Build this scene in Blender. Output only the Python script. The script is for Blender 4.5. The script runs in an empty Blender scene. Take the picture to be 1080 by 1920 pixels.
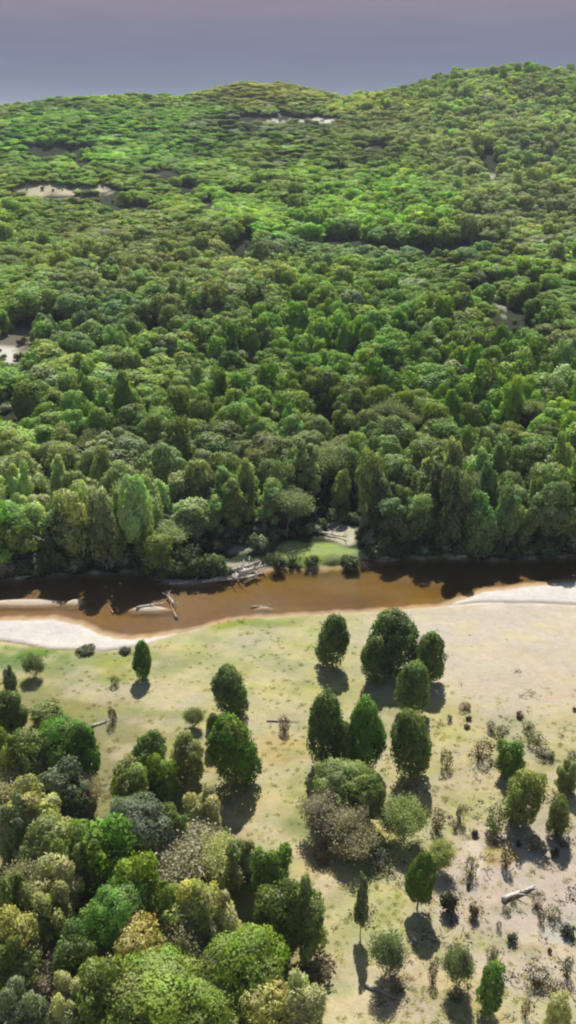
import bpy, math, random
import numpy as np
from mathutils import Vector

R = math.radians
SC = bpy.context.scene
COL = SC.collection
F = 960 / math.tan(R(30))            # focal length in photo pixels (1080 x 1920)
CAMZ = 78.0
PITCH = math.atan(745 / F)           # degrees below the horizon
CP, SP = math.cos(PITCH), math.sin(PITCH)
WATER = -1.2
rnd = random.Random(11)


# ------------------------------------------------------------------ camera geometry helpers
def ray(px, py):
    u, v = (px - 540) / F, (960 - py) / F
    return np.array([u, CP + v * SP, -SP + v * CP])


def at_z(px, py, z):
    d = ray(px, py)
    t = (z - CAMZ) / d[2]
    return d[0] * t, d[1] * t


def project(x, y, z):
    zz = np.asarray(z) - CAMZ
    depth = y * CP - zz * SP
    depth = np.maximum(depth, 1e-3)
    up = y * SP + zz * CP
    return 540 + F * x / depth, 960 - F * up / depth


def sstep(a, b, x):
    t = np.clip((x - a) / (b - a), 0, 1)
    return t * t * (3 - 2 * t)


def line_y(pts, z=WATER):
    w = sorted(at_z(a, b, z) for a, b in pts)
    xs, ys = [p[0] for p in w], [p[1] for p in w]
    return lambda x: np.interp(x, xs, ys)


# river outlines (water level)
near_w = line_y([(-400, 1172), (0, 1163), (100, 1161), (150, 1170), (185, 1188), (240, 1200), (340, 1187), (440, 1162), (560, 1155),
                 (700, 1148), (830, 1138), (900, 1111), (1000, 1098), (1080, 1090), (1300, 1075)])
bank_l = line_y([(-400, 1195), (0, 1206), (40, 1211), (90, 1222), (200, 1225), (270, 1214), (340, 1190), (440, 1165), (560, 1157),
                 (700, 1150), (830, 1140), (900, 1133), (1000, 1133), (1080, 1137), (1300, 1140)])
far_w = line_y([(-400, 1072), (0, 1088), (60, 1085), (100, 1078), (250, 1072), (310, 1088), (400, 1088), (480, 1078), (505, 1066),
                (640, 1064), (680, 1056), (760, 1048), (830, 1047), (960, 1050), (1080, 1042), (1300, 1035)])

# skyline heights at y = 1000 m
_sk = [(-500, 215), (-200, 205), (0, 195), (100, 184), (200, 176), (330, 176), (375, 166), (450, 150), (540, 153), (640, 176), (720, 172),
       (800, 154), (880, 135), (950, 131), (1080, 137), (1300, 142), (1600, 165)]
_skx, _skz = [], []
for a, b in _sk:
    d = ray(a, b)
    t = 1000 / d[1]
    _skx.append(d[0] * t)
    _skz.append(CAMZ + d[2] * t - 6.5)

# bare bars in the river: px, py, half width px, half depth px, height over water
BARS = [(50, 1129, 74, 7, .22), (142, 1129, 16, 6, .3), (280, 1141, 36, 5, .22), (352, 1091, 52, 4, .3), (268, 1070, 16, 6, .5), (495, 1138, 14, 3, .12)]
_bars = []
for a, b, rx, ry, hh in BARS:
    x0, y0 = at_z(a, b, WATER)
    x1, _ = at_z(a + rx, b, WATER)
    _, y1 = at_z(a, b - ry, WATER)
    _bars.append((x0, y0, x1 - x0, y1 - y0, hh))


def height(x, y):
    x = np.asarray(x, float)
    y = np.asarray(y, float)
    nw, bl, fw = near_w(x), bank_l(x), far_w(x)
    wig = .35 * np.sin(x * .9) + .25 * np.sin(x * 2.3 + 1)
    nw, fw = nw + wig * .5, fw + wig
    near = WATER - .05 + .28 * sstep(-.4, 2.2, nw - y)
    bh = np.where(x > 38, .55, 1.0) * sstep(0, 1.6, bl - y)
    near = near + bh + np.where(x > 38, .45, .0) * sstep(2, 16, bl - y)
    near += .35 * np.sin(x * .05 + 1) * np.sin(y * .06) * sstep(2, 25, bl - y)
    near += .09 * np.sin(x * .31 + y * .2) * np.sin(y * .43 - x * .11) * sstep(1, 12, bl - y)
    bed = WATER - .75 * sstep(0, 5, y - nw) * sstep(0, 3, fw - y) - .05
    for bx, by, rx, ry, hh in _bars:
        q = ((x - bx) / rx) ** 2 + ((y - by) / ry) ** 2
        bed = np.maximum(bed, WATER - .9 + (.9 + hh) * np.exp(-q ** 1.5 * .4))
    g = np.interp(y, [150, 165, 200, 290, 480, 600, 660, 1000], [.1, .9, 2.4, 8, 23, 35, 41, 80])
    zr = np.interp(x * 1000 / np.maximum(y, 300), _skx, _skz)
    t = sstep(600, 1000, y)
    back = g * (1 - t) + zr * t
    und = 2.6 * np.sin(x * .031 + y * .013 + 2) * np.sin(y * .027 - x * .012) + 1.6 * np.sin(x * .07 - y * .05)
    und = und + 3.5 * np.sin(y * .045 + 2.2 * np.sin(x * .012)) * sstep(260, 420, y)
    back = back + und * sstep(175, 300, y) * (1 - .75 * sstep(850, 1000, y))
    back = back - np.maximum(0, y - 1030) * .22
    back = np.maximum(back, -1.0)
    far = WATER - .05 + (back - WATER + .05) * sstep(-.3, 2.6, y - fw)
    return np.where(y < nw, near, np.where(y < fw, bed, far))


def hz(x, y):
    return float(height(np.array([x]), np.array([y]))[0])


_T = np.concatenate([np.arange(60, 400, 1.0), np.arange(400, 2500, 4.0)])


def at_ground(px, py):
    d = ray(px, py)
    T_ = _T
    for _ in range(3):
        below = CAMZ + d[2] * T_ < height(d[0] * T_, d[1] * T_)
        i = int(np.argmax(below)) if below.any() else len(T_) - 1
        lo, hi = T_[max(i - 1, 0)], T_[i]
        T_ = np.linspace(lo, hi, 24)
    return float(d[0] * hi), float(d[1] * hi)


def dist(x, y, z):
    return y * CP - (z - CAMZ) * SP


# ------------------------------------------------------------------ materials
def s2l(c):
    return tuple(((v / 255) / 12.92 if v / 255 <= .04045 else ((v / 255 + .055) / 1.055) ** 2.4) for v in c)


def new_mat(name):
    m = bpy.data.materials.new(name)
    m.use_nodes = True
    nt = m.node_tree
    nt.nodes.clear()
    out = nt.nodes.new('ShaderNodeOutputMaterial')
    return m, nt, out


def N(nt, t, **kw):
    n = nt.nodes.new(t)
    for k, v in kw.items():
        setattr(n, k, v)
    return n


def math_node(nt, op, a, b=None):
    n = N(nt, 'ShaderNodeMath', operation=op)
    for i, v in enumerate((a, b)):
        if v is None:
            continue
        if isinstance(v, (int, float)):
            n.inputs[i].default_value = v
        else:
            nt.links.new(v, n.inputs[i])
    return n.outputs[0]


def leaf_material():
    m, nt, out = new_mat('leaves')
    L = nt.links.new
    a1 = N(nt, 'ShaderNodeAttribute', attribute_type='INSTANCER', attribute_name='tint')
    v = N(nt, 'ShaderNodeAttribute', attribute_type='GEOMETRY', attribute_name='vary')
    sep = N(nt, 'ShaderNodeSeparateColor')
    L(v.outputs['Color'], sep.inputs[0])
    hsv = N(nt, 'ShaderNodeHueSaturation')
    L(a1.outputs['Color'], hsv.inputs['Color'])
    L(math_node(nt, 'ADD', math_node(nt, 'MULTIPLY', sep.outputs[1], .1), .45), hsv.inputs['Hue'])
    L(math_node(nt, 'ADD', math_node(nt, 'MULTIPLY', sep.outputs[2], .4), .75), hsv.inputs['Saturation'])
    L(math_node(nt, 'ADD', math_node(nt, 'MULTIPLY', sep.outputs[0], 1.0), .54), hsv.inputs['Value'])
    dif = N(nt, 'ShaderNodeBsdfDiffuse')
    tr = N(nt, 'ShaderNodeBsdfTranslucent')
    L(hsv.outputs[0], dif.inputs[0])
    tint = N(nt, 'ShaderNodeMix', data_type='RGBA', blend_type='MULTIPLY')
    tint.inputs[0].default_value = 1
    L(hsv.outputs[0], tint.inputs[6])
    tint.inputs[7].default_value = (1.15, 1.3, .55, 1)
    L(tint.outputs[2], tr.inputs[0])
    mx = N(nt, 'ShaderNodeMixShader')
    mx.inputs[0].default_value = .38
    L(dif.outputs[0], mx.inputs[1])
    L(tr.outputs[0], mx.inputs[2])
    gl = N(nt, 'ShaderNodeBsdfGlossy')
    gl.inputs['Roughness'].default_value = .55
    mx2 = N(nt, 'ShaderNodeMixShader')
    mx2.inputs[0].default_value = .02
    L(mx.outputs[0], mx2.inputs[1])
    L(gl.outputs[0], mx2.inputs[2])
    L(mx2.outputs[0], out.inputs[0])
    return m


def bark_material(name, c1, c2):
    m, nt, out = new_mat(name)
    L = nt.links.new
    geo = N(nt, 'ShaderNodeNewGeometry')
    mp = N(nt, 'ShaderNodeMapping')
    mp.inputs['Scale'].default_value = (1, 1, .25)
    L(geo.outputs['Position'], mp.inputs[0])
    nz = N(nt, 'ShaderNodeTexNoise')
    nz.inputs['Scale'].default_value = 3
    nz.inputs['Detail'].default_value = 5
    L(mp.outputs[0], nz.inputs['Vector'])
    cr = N(nt, 'ShaderNodeValToRGB')
    cr.color_ramp.elements[0].position = .35
    cr.color_ramp.elements[1].position = .65
    cr.color_ramp.elements[0].color = (*c1, 1)
    cr.color_ramp.elements[1].color = (*c2, 1)
    L(nz.outputs[0], cr.inputs[0])
    b = N(nt, 'ShaderNodeBsdfPrincipled')
    b.inputs['Roughness'].default_value = .85
    L(cr.outputs[0], b.inputs['Base Color'])
    bp = N(nt, 'ShaderNodeBump')
    bp.inputs['Distance'].default_value = .05
    L(nz.outputs[0], bp.inputs['Height'])
    L(bp.outputs[0], b.inputs['Normal'])
    L(b.outputs[0], out.inputs[0])
    return m


def ground_material():
    m, nt, out = new_mat('meadow_sand_and_soil')
    L = nt.links.new
    geo = N(nt, 'ShaderNodeNewGeometry')
    va = N(nt, 'ShaderNodeAttribute', attribute_name='albedo')

    def noise(sc, det, rough=.55, stretch=(1, 1, 1)):
        mp = N(nt, 'ShaderNodeMapping')
        mp.inputs['Scale'].default_value = stretch
        L(geo.outputs['Position'], mp.inputs[0])
        n = N(nt, 'ShaderNodeTexNoise')
        n.inputs['Scale'].default_value = sc
        n.inputs['Detail'].default_value = det
        n.inputs['Roughness'].default_value = rough
        L(mp.outputs[0], n.inputs['Vector'])
        return n

    n1 = noise(.11, 4, .6, (1, 1.3, 1))
    n2 = noise(.7, 6, .7)
    n3 = noise(3.5, 4, .7)
    n4 = noise(.28, 5, .65, (.5, 1.5, 1))
    # green-brown wandering of the hue
    hsv = N(nt, 'ShaderNodeHueSaturation')
    L(va.outputs['Color'], hsv.inputs['Color'])
    L(math_node(nt, 'ADD', math_node(nt, 'MULTIPLY', n4.outputs[0], .09), .455), hsv.inputs['Hue'])
    L(math_node(nt, 'ADD', math_node(nt, 'MULTIPLY', n1.outputs[0], 1.1), .32), hsv.inputs['Saturation'])
    val = math_node(nt, 'ADD', math_node(nt, 'MULTIPLY', n2.outputs[0], .55), .28)
    val = math_node(nt, 'ADD', val, math_node(nt, 'MULTIPLY', n1.outputs[0], .45))
    val = math_node(nt, 'ADD', val, math_node(nt, 'MULTIPLY', n3.outputs[0], .44))
    L(val, hsv.inputs['Value'])
    b = N(nt, 'ShaderNodeBsdfPrincipled')
    b.inputs['Roughness'].default_value = .95
    b.inputs['Specular IOR Level'].default_value = .1
    L(hsv.outputs[0], b.inputs['Base Color'])
    add = math_node(nt, 'ADD', n2.outputs[0], math_node(nt, 'MULTIPLY', n3.outputs[0], .5))
    bp = N(nt, 'ShaderNodeBump')
    bp.inputs['Distance'].default_value = .22
    bp.inputs['Strength'].default_value = .6
    L(add, bp.inputs['Height'])
    L(bp.outputs[0], b.inputs['Normal'])
    L(b.outputs[0], out.inputs[0])
    return m


def water_material():
    m, nt, out = new_mat('tea_brown_river_water')
    L = nt.links.new
    geo = N(nt, 'ShaderNodeNewGeometry')
    nz = N(nt, 'ShaderNodeTexNoise')
    nz.inputs['Scale'].default_value = 1.6
    nz.inputs['Detail'].default_value = 3
    L(geo.outputs['Position'], nz.inputs['Vector'])
    bp = N(nt, 'ShaderNodeBump')
    bp.inputs['Distance'].default_value = .07
    bp.inputs['Strength'].default_value = .5
    L(nz.outputs[0], bp.inputs['Height'])
    t = N(nt, 'ShaderNodeBsdfTransparent')
    t.inputs[0].default_value = (.95, .87, .76, 1)
    g = N(nt, 'ShaderNodeBsdfGlossy')
    g.inputs['Roughness'].default_value = .12
    L(bp.outputs[0], g.inputs['Normal'])
    fr = N(nt, 'ShaderNodeFresnel')
    fr.inputs['IOR'].default_value = 1.33
    L(bp.outputs[0], fr.inputs['Normal'])
    mx = N(nt, 'ShaderNodeMixShader')
    L(math_node(nt, 'MULTIPLY', fr.outputs[0], .8), mx.inputs[0])
    L(t.outputs[0], mx.inputs[1])
    L(g.outputs[0], mx.inputs[2])
    L(mx.outputs[0], out.inputs[0])
    return m


LEAF = leaf_material()
BARK = bark_material('grey_brown_bark', (.07, .055, .045), (.2, .17, .14))
PALEBARK = bark_material('pale_smooth_bark', (.2, .18, .15), (.5, .46, .4))
DRIFT = bark_material('bleached_driftwood', (.3, .27, .24), (.7, .66, .6))
DEAD = bark_material('dry_grey_twigs', (.22, .195, .17), (.48, .44, .39))


# ------------------------------------------------------------------ mesh building (numpy)
class MB:
    def __init__(self):
        self.v, self.q, self.t, self.c, self.nr = [], [], [], [], []
        self.soft = False
        self.n = 0

    def add(self, v, quads=None, tris=None, c=None, nr=None):
        v = np.asarray(v, float)
        self.nr.append(np.zeros((len(v), 3)) if nr is None else nr)
        self.soft = self.soft or nr is not None
        if quads is not None:
            self.q.append(np.asarray(quads, int) + self.n)
        if tris is not None:
            self.t.append(np.asarray(tris, int) + self.n)
        self.v.append(v)
        self.c.append(np.tile([.5, .5, .5], (len(v), 1)) if c is None else np.asarray(c, float))
        self.n += len(v)

    def tube(self, pts, rad, sides=6, cap=True):
        pts = [np.asarray(p, float) for p in pts]
        rings = []
        for i, p in enumerate(pts):
            d = pts[min(i + 1, len(pts) - 1)] - pts[max(i - 1, 0)]
            d = d / (np.linalg.norm(d) + 1e-9)
            a = np.cross(d, [0, 0, 1] if abs(d[2]) < .9 else [1, 0, 0])
            a /= np.linalg.norm(a)
            b = np.cross(d, a)
            th = np.arange(sides) * 2 * math.pi / sides
            rings.append(p + rad[i] * (np.cos(th)[:, None] * a + np.sin(th)[:, None] * b))
        v = np.concatenate(rings)
        q = []
        for i in range(len(pts) - 1):
            for k in range(sides):
                k2 = (k + 1) % sides
                q.append((i * sides + k, i * sides + k2, (i + 1) * sides + k2, (i + 1) * sides + k))
        t = []
        if cap:
            v = np.concatenate([v, [pts[0], pts[-1]]])
            s, e = len(v) - 2, len(v) - 1
            o = (len(pts) - 1) * sides
            for k in range(sides):
                k2 = (k + 1) % sides
                t.append((s, k2, k))
                t.append((e, o + k, o + k2))
        self.add(v, q, t if t else None)

    def mesh(self, name, mat, smooth=False):
        v = np.concatenate(self.v)
        c = np.concatenate(self.c)
        me = bpy.data.meshes.new(name)
        nq = sum(len(x) for x in self.q)
        ntr = sum(len(x) for x in self.t)
        idx = []
        if nq:
            idx.append(np.concatenate(self.q).ravel())
        if ntr:
            idx.append(np.concatenate(self.t).ravel())
        idx = np.concatenate(idx).astype(np.int32)
        me.vertices.add(len(v))
        me.vertices.foreach_set('co', v.astype(np.float32).ravel())
        me.loops.add(len(idx))
        me.loops.foreach_set('vertex_index', idx)
        me.polygons.add(nq + ntr)
        st = np.concatenate([np.arange(nq) * 4, nq * 4 + np.arange(ntr) * 3]).astype(np.int32)
        me.polygons.foreach_set('loop_start', st)
        me.update(calc_edges=True)
        at = me.attributes.new('vary', 'FLOAT_COLOR', 'POINT')
        at.data.foreach_set('color', np.concatenate([c, np.ones((len(c), 1))], 1).astype(np.float32).ravel())
        if smooth:
            me.polygons.foreach_set('use_smooth', np.ones(nq + ntr, bool))
        me.materials.append(mat)
        if self.soft:
            me.polygons.foreach_set('use_smooth', np.ones(nq + ntr, bool))
            me.normals_split_custom_set_from_vertices(np.concatenate(self.nr).astype(np.float32))
        return me


def lumps(p, s):
    return (np.sin(p[:, 0] * 2.1 + s) * np.sin(p[:, 1] * 2.3 + s * 2) * np.sin(p[:, 2] * 1.9 + s * 3)
            + .6 * np.sin(p[:, 0] * 4.7 + s * 1.3) * np.sin(p[:, 1] * 4.1 + s) * np.sin(p[:, 2] * 4.9 + s * .7))


def ico(sub=2):
    import bmesh
    bm = bmesh.new()
    bmesh.ops.create_icosphere(bm, subdivisions=sub, radius=1)
    v = np.array([x.co[:] for x in bm.verts])
    f = np.array([[a.index for a in x.verts] for x in bm.faces])
    bm.free()
    return v, f


ICO = ico(2)
SOFT = .5


def foliage(mb, lobes, n, size, seed, core=.55, jit=.55, stretch=1.0, gap=.25, shell=.16, spread=0.):
    """leaf sprays over the shell of a set of ellipsoid lobes (cx,cy,cz,rx,ry,rz) round a loose inner mass of the same leaves"""
    rg = np.random.RandomState(seed)
    C = np.array([l[:3] for l in lobes])
    A = np.array([l[3:] for l in lobes])
    area = (A[:, 0] * A[:, 2])
    k = rg.choice(len(lobes), size=int(n * 2.4), p=area / area.sum())
    d = rg.normal(size=(len(k), 3))
    d /= np.linalg.norm(d, axis=1)[:, None]
    P0 = C[k] + d * A[k]
    lu = lumps(P0, seed * .37)
    r = 1.0 + .13 * lu + rg.uniform(-shell, shell * .6, len(k)) + spread * np.abs(rg.normal(size=len(k))) * .3
    P = C[k] + d * A[k] * r[:, None]
    keep = rg.rand(len(k)) < (1 - gap + gap * lu)
    for j in range(len(lobes)):
        q = (((P - C[j]) / A[j]) ** 2).sum(1)
        keep &= (k == j) | (q > .72)
    P, d, k, lu = P[keep][:n], d[keep][:n], k[keep][:n], lu[keep][:n]
    nn = d / A[k]
    nn /= np.linalg.norm(nn, axis=1)[:, None]
    n0 = nn.copy()
    nn = nn + rg.normal(size=nn.shape) * jit
    nn /= np.linalg.norm(nn, axis=1)[:, None]
    t = np.cross(nn, rg.normal(size=nn.shape))
    t[:, 2] *= stretch
    t /= np.linalg.norm(t, axis=1)[:, None]
    b = np.cross(nn, t)
    s = size * rg.uniform(.55, 1.35, (len(P), 1))
    a1 = s * rg.uniform(.8, 1.2, (len(P), 1)) * (1 + .5 * (stretch - 1))
    a2 = s * rg.uniform(.45, .8, (len(P), 1))
    V = np.stack([P - t * a1, P + b * a2 + nn * s * .18, P + t * a1 * .9, P - b * a2 * .9 + nn * s * .12], 1).reshape(-1, 3)
    Q = np.arange(len(P) * 4).reshape(-1, 4)[:, ::-1]
    lobe_v = rg.rand(len(lobes), 3)
    cc = .3 * rg.rand(len(P), 3) + .45 * lobe_v[k] + .25 * np.clip(.5 + lu[:, None] * .6, 0, 1)
    ns = n0 * (1 - SOFT) + nn * SOFT
    ns /= np.linalg.norm(ns, axis=1)[:, None]
    mb.add(V, Q, c=np.repeat(cc, 4, 0), nr=np.repeat(ns, 4, 0))
    if core:
        for j in range(len(lobes)):
            v = ICO[0] * A[j] * core + C[j]
            v = v + (v - C[j]) * (.16 * lumps(v, seed * .37))[:, None] + rg.normal(size=v.shape) * .05 * A[j].min()
            vn = (v - C[j]) / A[j] ** 2
            vn /= np.linalg.norm(vn, axis=1)[:, None]
            mb.add(v, tris=ICO[1], c=np.tile(.25 + .5 * lobe_v[j], (len(v), 1)) * rg.uniform(.8, 1.2, (len(v), 1)), nr=vn)


def trunk_mesh(seed, H, W, start, mat, limbs=6, r0=.2, sides=7):
    rg = random.Random(seed)
    mb = MB()
    lean = (rg.uniform(-.05, .05) * H, rg.uniform(-.05, .05) * H)
    pts, rad = [(0, 0, -.4)], [r0 * 1.35]
    for i in range(7):
        f = i / 6
        pts.append((lean[0] * f + rg.uniform(-.1, .1) * (i > 0), lean[1] * f + rg.uniform(-.1, .1) * (i > 0), H * .88 * f + .02))
        rad.append(r0 * (1 - .85 * f))
    mb.tube(pts, rad, sides)
    for k in range(limbs):
        f = start + (0.8 - start) * (k + .5) / limbs
        a = k * 2.4 + rg.uniform(-.4, .4)
        L = W * .5 * rg.uniform(.6, .85)
        o = np.array([lean[0] * f, lean[1] * f, H * .88 * f])
        dr = np.array([math.cos(a), math.sin(a), rg.uniform(.5, 1.0)])
        p = [o, o + dr * L * .35, o + dr * L * .7 + np.array([0, 0, .2]), o + dr * L + np.array([0, 0, .5])]
        mb.tube(p, [r0 * .42, r0 * .3, r0 * .18, r0 * .06], 5)
        e = p[2]
        for s in (-1, 1):
            d2 = np.array([math.cos(a + s * .8), math.sin(a + s * .8), rg.uniform(.3, .9)]) * L * .4
            mb.tube([e, e + d2 * .6, e + d2], [r0 * .16, r0 * .1, r0 * .03], 4)
    return mb.mesh('trunk', mat, True)


# nominal tree: width 7 m, height 10 m
def lobes_egg(seed):
    rg = random.Random(seed)
    L = [(0, 0, 4.6, 2.65, 2.65, 3.7), (rg.uniform(-.4, .4), rg.uniform(-.4, .4), 7.0, 1.9 + rg.uniform(-.2, .3), 2.0, 2.4)]
    for k in range(7):
        a = k * .9 + rg.uniform(-.3, .3)
        z = rg.uniform(1.9, 7.2)
        rr = rg.uniform(1.7, 2.3) * (1 - max(0, z - 5) * .14)
        L.append((rr * math.cos(a), rr * math.sin(a), z, rg.uniform(.9, 1.6), rg.uniform(.9, 1.6), rg.uniform(1.1, 2.0)))
    L.append((rg.uniform(-.7, .7), rg.uniform(-.7, .7), 8.2, 1.4, 1.4, 1.3))
    L.append((rg.uniform(-1, 1), rg.uniform(-1, 1), 7.6, 1.4, 1.4, 1.3))
    return L


def lobes_ball(seed):
    rg = random.Random(seed)
    L = [(0, 0, 5.9, 2.5, 2.5, 3.0)]
    for k in range(9):
        a = k * 2.4 + rg.uniform(-.3, .3)
        z = rg.uniform(3.4, 8.0)
        rr = 1.9 * math.cos((z - 6.0) * .35)
        L.append((rr * math.cos(a), rr * math.sin(a), z, rg.uniform(1.2, 1.7), rg.uniform(1.2, 1.7), rg.uniform(1.2, 1.7)))
    L.append((0, 0, 8.6, 1.3, 1.3, 1.2))
    return L


def lobes_broad(seed):
    rg = random.Random(seed)
    L = []
    for k in range(11):
        a = k * 2.4 + rg.uniform(-.4, .4)
        q = math.sqrt((k + .5) / 11)
        rr = 2.5 * q
        L.append((rr * math.cos(a), rr * math.sin(a), 8.2 - 3.6 * q * q + rg.uniform(-.7, .7), rg.uniform(1.2, 1.9), rg.uniform(1.2, 1.9), rg.uniform(1.1, 1.8)))
    L.append((0, 0, 5.0, 2.6, 2.6, 2.6))
    return L


def lobes_tall(seed):
    rg = random.Random(seed)
    L = []
    for k in range(14):
        a = k * 2.4 + rg.uniform(-.5, .5)
        z = 2.2 + 6.9 * (k / 13)
        rr = 2.2 * math.sin(min(1, (10.6 - z) / 3.5) * math.pi / 2) * rg.uniform(.45, 1)
        z += rg.uniform(-.7, .5)
        L.append((rr * math.cos(a), rr * math.sin(a), z, rg.uniform(.6, 1.4), rg.uniform(.6, 1.4), rg.uniform(.9, 2.0)))
    L.append((rg.uniform(-.6, .6), rg.uniform(-.6, .6), 5.4, 1.5, 1.5, 2.8))
    return L


def lobes_loose(seed):
    rg = random.Random(seed)
    L = []
    for k in range(17):
        a = k * 2.4 + rg.uniform(-.7, .7)
        z = 1.5 + 7.2 * ((k + .5) / 17) + rg.uniform(-.5, .5)
        rr = 2.5 * math.sqrt(max(.06, 1 - ((z - 4.4) / 5.2) ** 2)) * rg.uniform(.4, 1)
        L.append((rr * math.cos(a), rr * math.sin(a), z, rg.uniform(.75, 1.5), rg.uniform(.75, 1.5), rg.uniform(.8, 1.7)))
    L.append((rg.uniform(-.4, .4), rg.uniform(-.4, .4), 4.6, 2.0, 2.0, 3.2))
    return L


def lobes_slim(seed):
    rg = random.Random(seed)
    L = []
    lx, ly = rg.uniform(-1, 1), rg.uniform(-1, 1)
    for k in range(13):
        f = k / 12
        z = 3.0 + 6.3 * f
        a = k * 2.4 + rg.uniform(-.8, .8)
        rr = rg.uniform(.4, 1.9) * (1 - .45 * f)
        L.append((lx * f + rr * math.cos(a), ly * f + rr * math.sin(a), z, rg.uniform(.5, 1.1), rg.uniform(.5, 1.1), rg.uniform(.7, 1.7)))
    return L


class Kind:
    pass


PROTO = {}


def make_proto(key, lobef, seeds, n, size, bark, start=.3, **kw):
    out = []
    for s in seeds:
        k = Kind()
        mb = MB()
        foliage(mb, lobef(s), n, size, s, **kw)
        k.crown = mb.mesh('crown_' + key, LEAF)
        k.trunk = trunk_mesh(s, 9.2, 7, start, bark, r0=.2)
        out.append(k)
    PROTO[key] = out


make_proto('egg', lobes_egg, (1, 2, 3, 4, 11), 9500, .2, BARK, .2, gap=.38, shell=.24, jit=.65, spread=.1)
make_proto('ball', lobes_ball, (5, 6, 7), 8000, .2, BARK, .45)
make_proto('broad', lobes_broad, (8, 9, 10, 12), 9000, .21, BARK, .35, gap=.4)
make_proto('wide', lobes_broad, (61, 62, 63), 20000, .13, BARK, .35, gap=.45, shell=.24, spread=.1)
make_proto('tall', lobes_tall, (13, 14, 15, 16), 8000, .19, PALEBARK, .25, core=.4, jit=.8, stretch=1.8, gap=.45, shell=.3)


make_proto('loose', lobes_loose, (17, 18, 19, 20), 9000, .2, BARK, .2, core=.42, jit=.75, stretch=1.3, gap=.5, shell=.34, spread=.25)
make_proto('slim', lobes_slim, (24, 25, 26, 27), 6500, .18, PALEBARK, .2, core=.3, jit=.8, stretch=2.0, gap=.5, shell=.4, spread=.3)


def twig_proto(key, seeds, leaves, H=10., W=7.):
    out = []
    for s in seeds:
        rg = random.Random(s)
        k = Kind()
        mb = MB()
        tips = []

        def grow(p, d, L, r, lev):
            d = d / np.linalg.norm(d)
            bend = np.array([rg.uniform(-.25, .25), rg.uniform(-.25, .25), rg.uniform(0, .25)])
            p1 = p + d * L * .5
            p2 = p1 + (d + bend) * L * .5
            mb.tube([p, p1, p2], [r, r * .8, r * .55], 5 if lev < 2 else 3, cap=lev > 2)
            tips.append(p2)
            if lev >= 4:
                return
            nb = 5 if lev == 0 else 3
            for i in range(nb):
                a = i * 2 * math.pi / nb + rg.uniform(-.5, .5)
                sp = .75 if lev else .9
                dd = d + bend * .5 + np.array([math.cos(a) * sp, math.sin(a) * sp, rg.uniform(.1, .5)])
                grow(p1 + (p2 - p1) * rg.uniform(.2, 1), dd, L * rg.uniform(.58, .78), r * .55, lev + 1)

        grow(np.array([0, 0, -.3]), np.array([rg.uniform(-.1, .1), rg.uniform(-.1, .1), 1.]), H * .34, .17, 0)
        k.trunk = mb.mesh('trunk_' + key, DEAD, True)
        fb = MB()
        T = np.array(tips)
        T = T[T[:, 2] > H * .15]
        rg2 = np.random.RandomState(s)
        sel = T[rg2.choice(len(T), leaves)]
        P = sel + rg2.normal(size=sel.shape) * np.array([.42, .42, .5])
        nn = rg2.normal(size=P.shape)
        nn /= np.linalg.norm(nn, axis=1)[:, None]
        t = np.cross(nn, rg2.normal(size=P.shape))
        t /= np.linalg.norm(t, axis=1)[:, None]
        b = np.cross(nn, t)
        sz = .095 * rg2.uniform(.5, 1.4, (len(P), 1))
        V = np.stack([P - t * sz * 1.3, P + b * sz, P + t * sz * 1.3, P - b * sz], 1).reshape(-1, 3)
        fb.add(V, np.arange(len(P) * 4).reshape(-1, 4), c=np.repeat(.35 + .3 * rg2.rand(len(P), 3), 4, 0))
        k.crown = fb.mesh('crown_' + key, LEAF)
        out.append(k)
    PROTO[key] = out


twig_proto('twig', (21, 22, 23), 11000)


def lobes_bush(seed):
    rg = random.Random(seed)
    return [(rg.uniform(-.55, .55), rg.uniform(-.55, .55), rg.uniform(.5, 1.1), rg.uniform(.35, .6), rg.uniform(.35, .6), rg.uniform(.35, .65)) for _ in range(7)] + [(0, 0, .6, .6, .6, .5)]


def bush_proto(key, seeds, n, size, sparse):
    out = []
    for s in seeds:
        rg = random.Random(s)
        k = Kind()
        mb = MB()
        foliage(mb, lobes_bush(s), n, size, s, core=0 if sparse else .6, jit=.9, gap=.5, shell=.45 if sparse else .25, spread=.6 if sparse else 0)
        k.crown = mb.mesh('foliage_' + key, LEAF)
        tb = MB()
        for i in range(9):
            a = i * 2.4
            L = rg.uniform(.5, .95)
            o = np.array([math.cos(a) * .08, math.sin(a) * .08, -.1])
            e = np.array([math.cos(a) * L * .7, math.sin(a) * L * .7, 1.0 + rg.uniform(-.2, .7)])
            mid = (o + e) / 2 + np.array([0, 0, .15])
            tb.tube([o, mid, e], [.045, .03, .01], 4)
            for q in (-1, 1):
                m2 = mid + (e - mid) * .3
                tb.tube([m2, m2 + np.array([math.cos(a + q), math.sin(a + q), .8]) * .35], [.02, .006], 3)
        k.trunk = tb.mesh('stems', DEAD, True)
        out.append(k)
    PROTO[key] = out


bush_proto('bush', (31, 32, 33), 900, .1, False)
bush_proto('scrub', (34, 35, 36), 1000, .085, True)

# ------------------------------------------------------------------ tints (leaf albedo)
T = dict(DG=(.055, .088, .026), G=(.052, .105, .018), BG=(.08, .145, .02), YG=(.108, .158, .03), OL=(.10, .128, .045), GG=(.085, .115, .062),
         GY=(.15, .155, .115), BR=(.10, .078, .04), PG=(.15, .18, .09), DK=(.045, .066, .036), WH=(.175, .19, .13), MG=(.07, .105, .03))


def jt(c, a=.12):
    f = 1 + rnd.uniform(-a, a)
    return [c[0] * f * (1 + rnd.uniform(-a, a) * .6), c[1] * f, c[2] * f * (1 + rnd.uniform(-a, a))]


def empty(name, loc, rz=0.):
    o = bpy.data.objects.new(name, None)
    o.empty_display_size = .5
    COL.objects.link(o)
    o.location = loc
    o.rotation_euler = (0, 0, rz)
    return o


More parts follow.
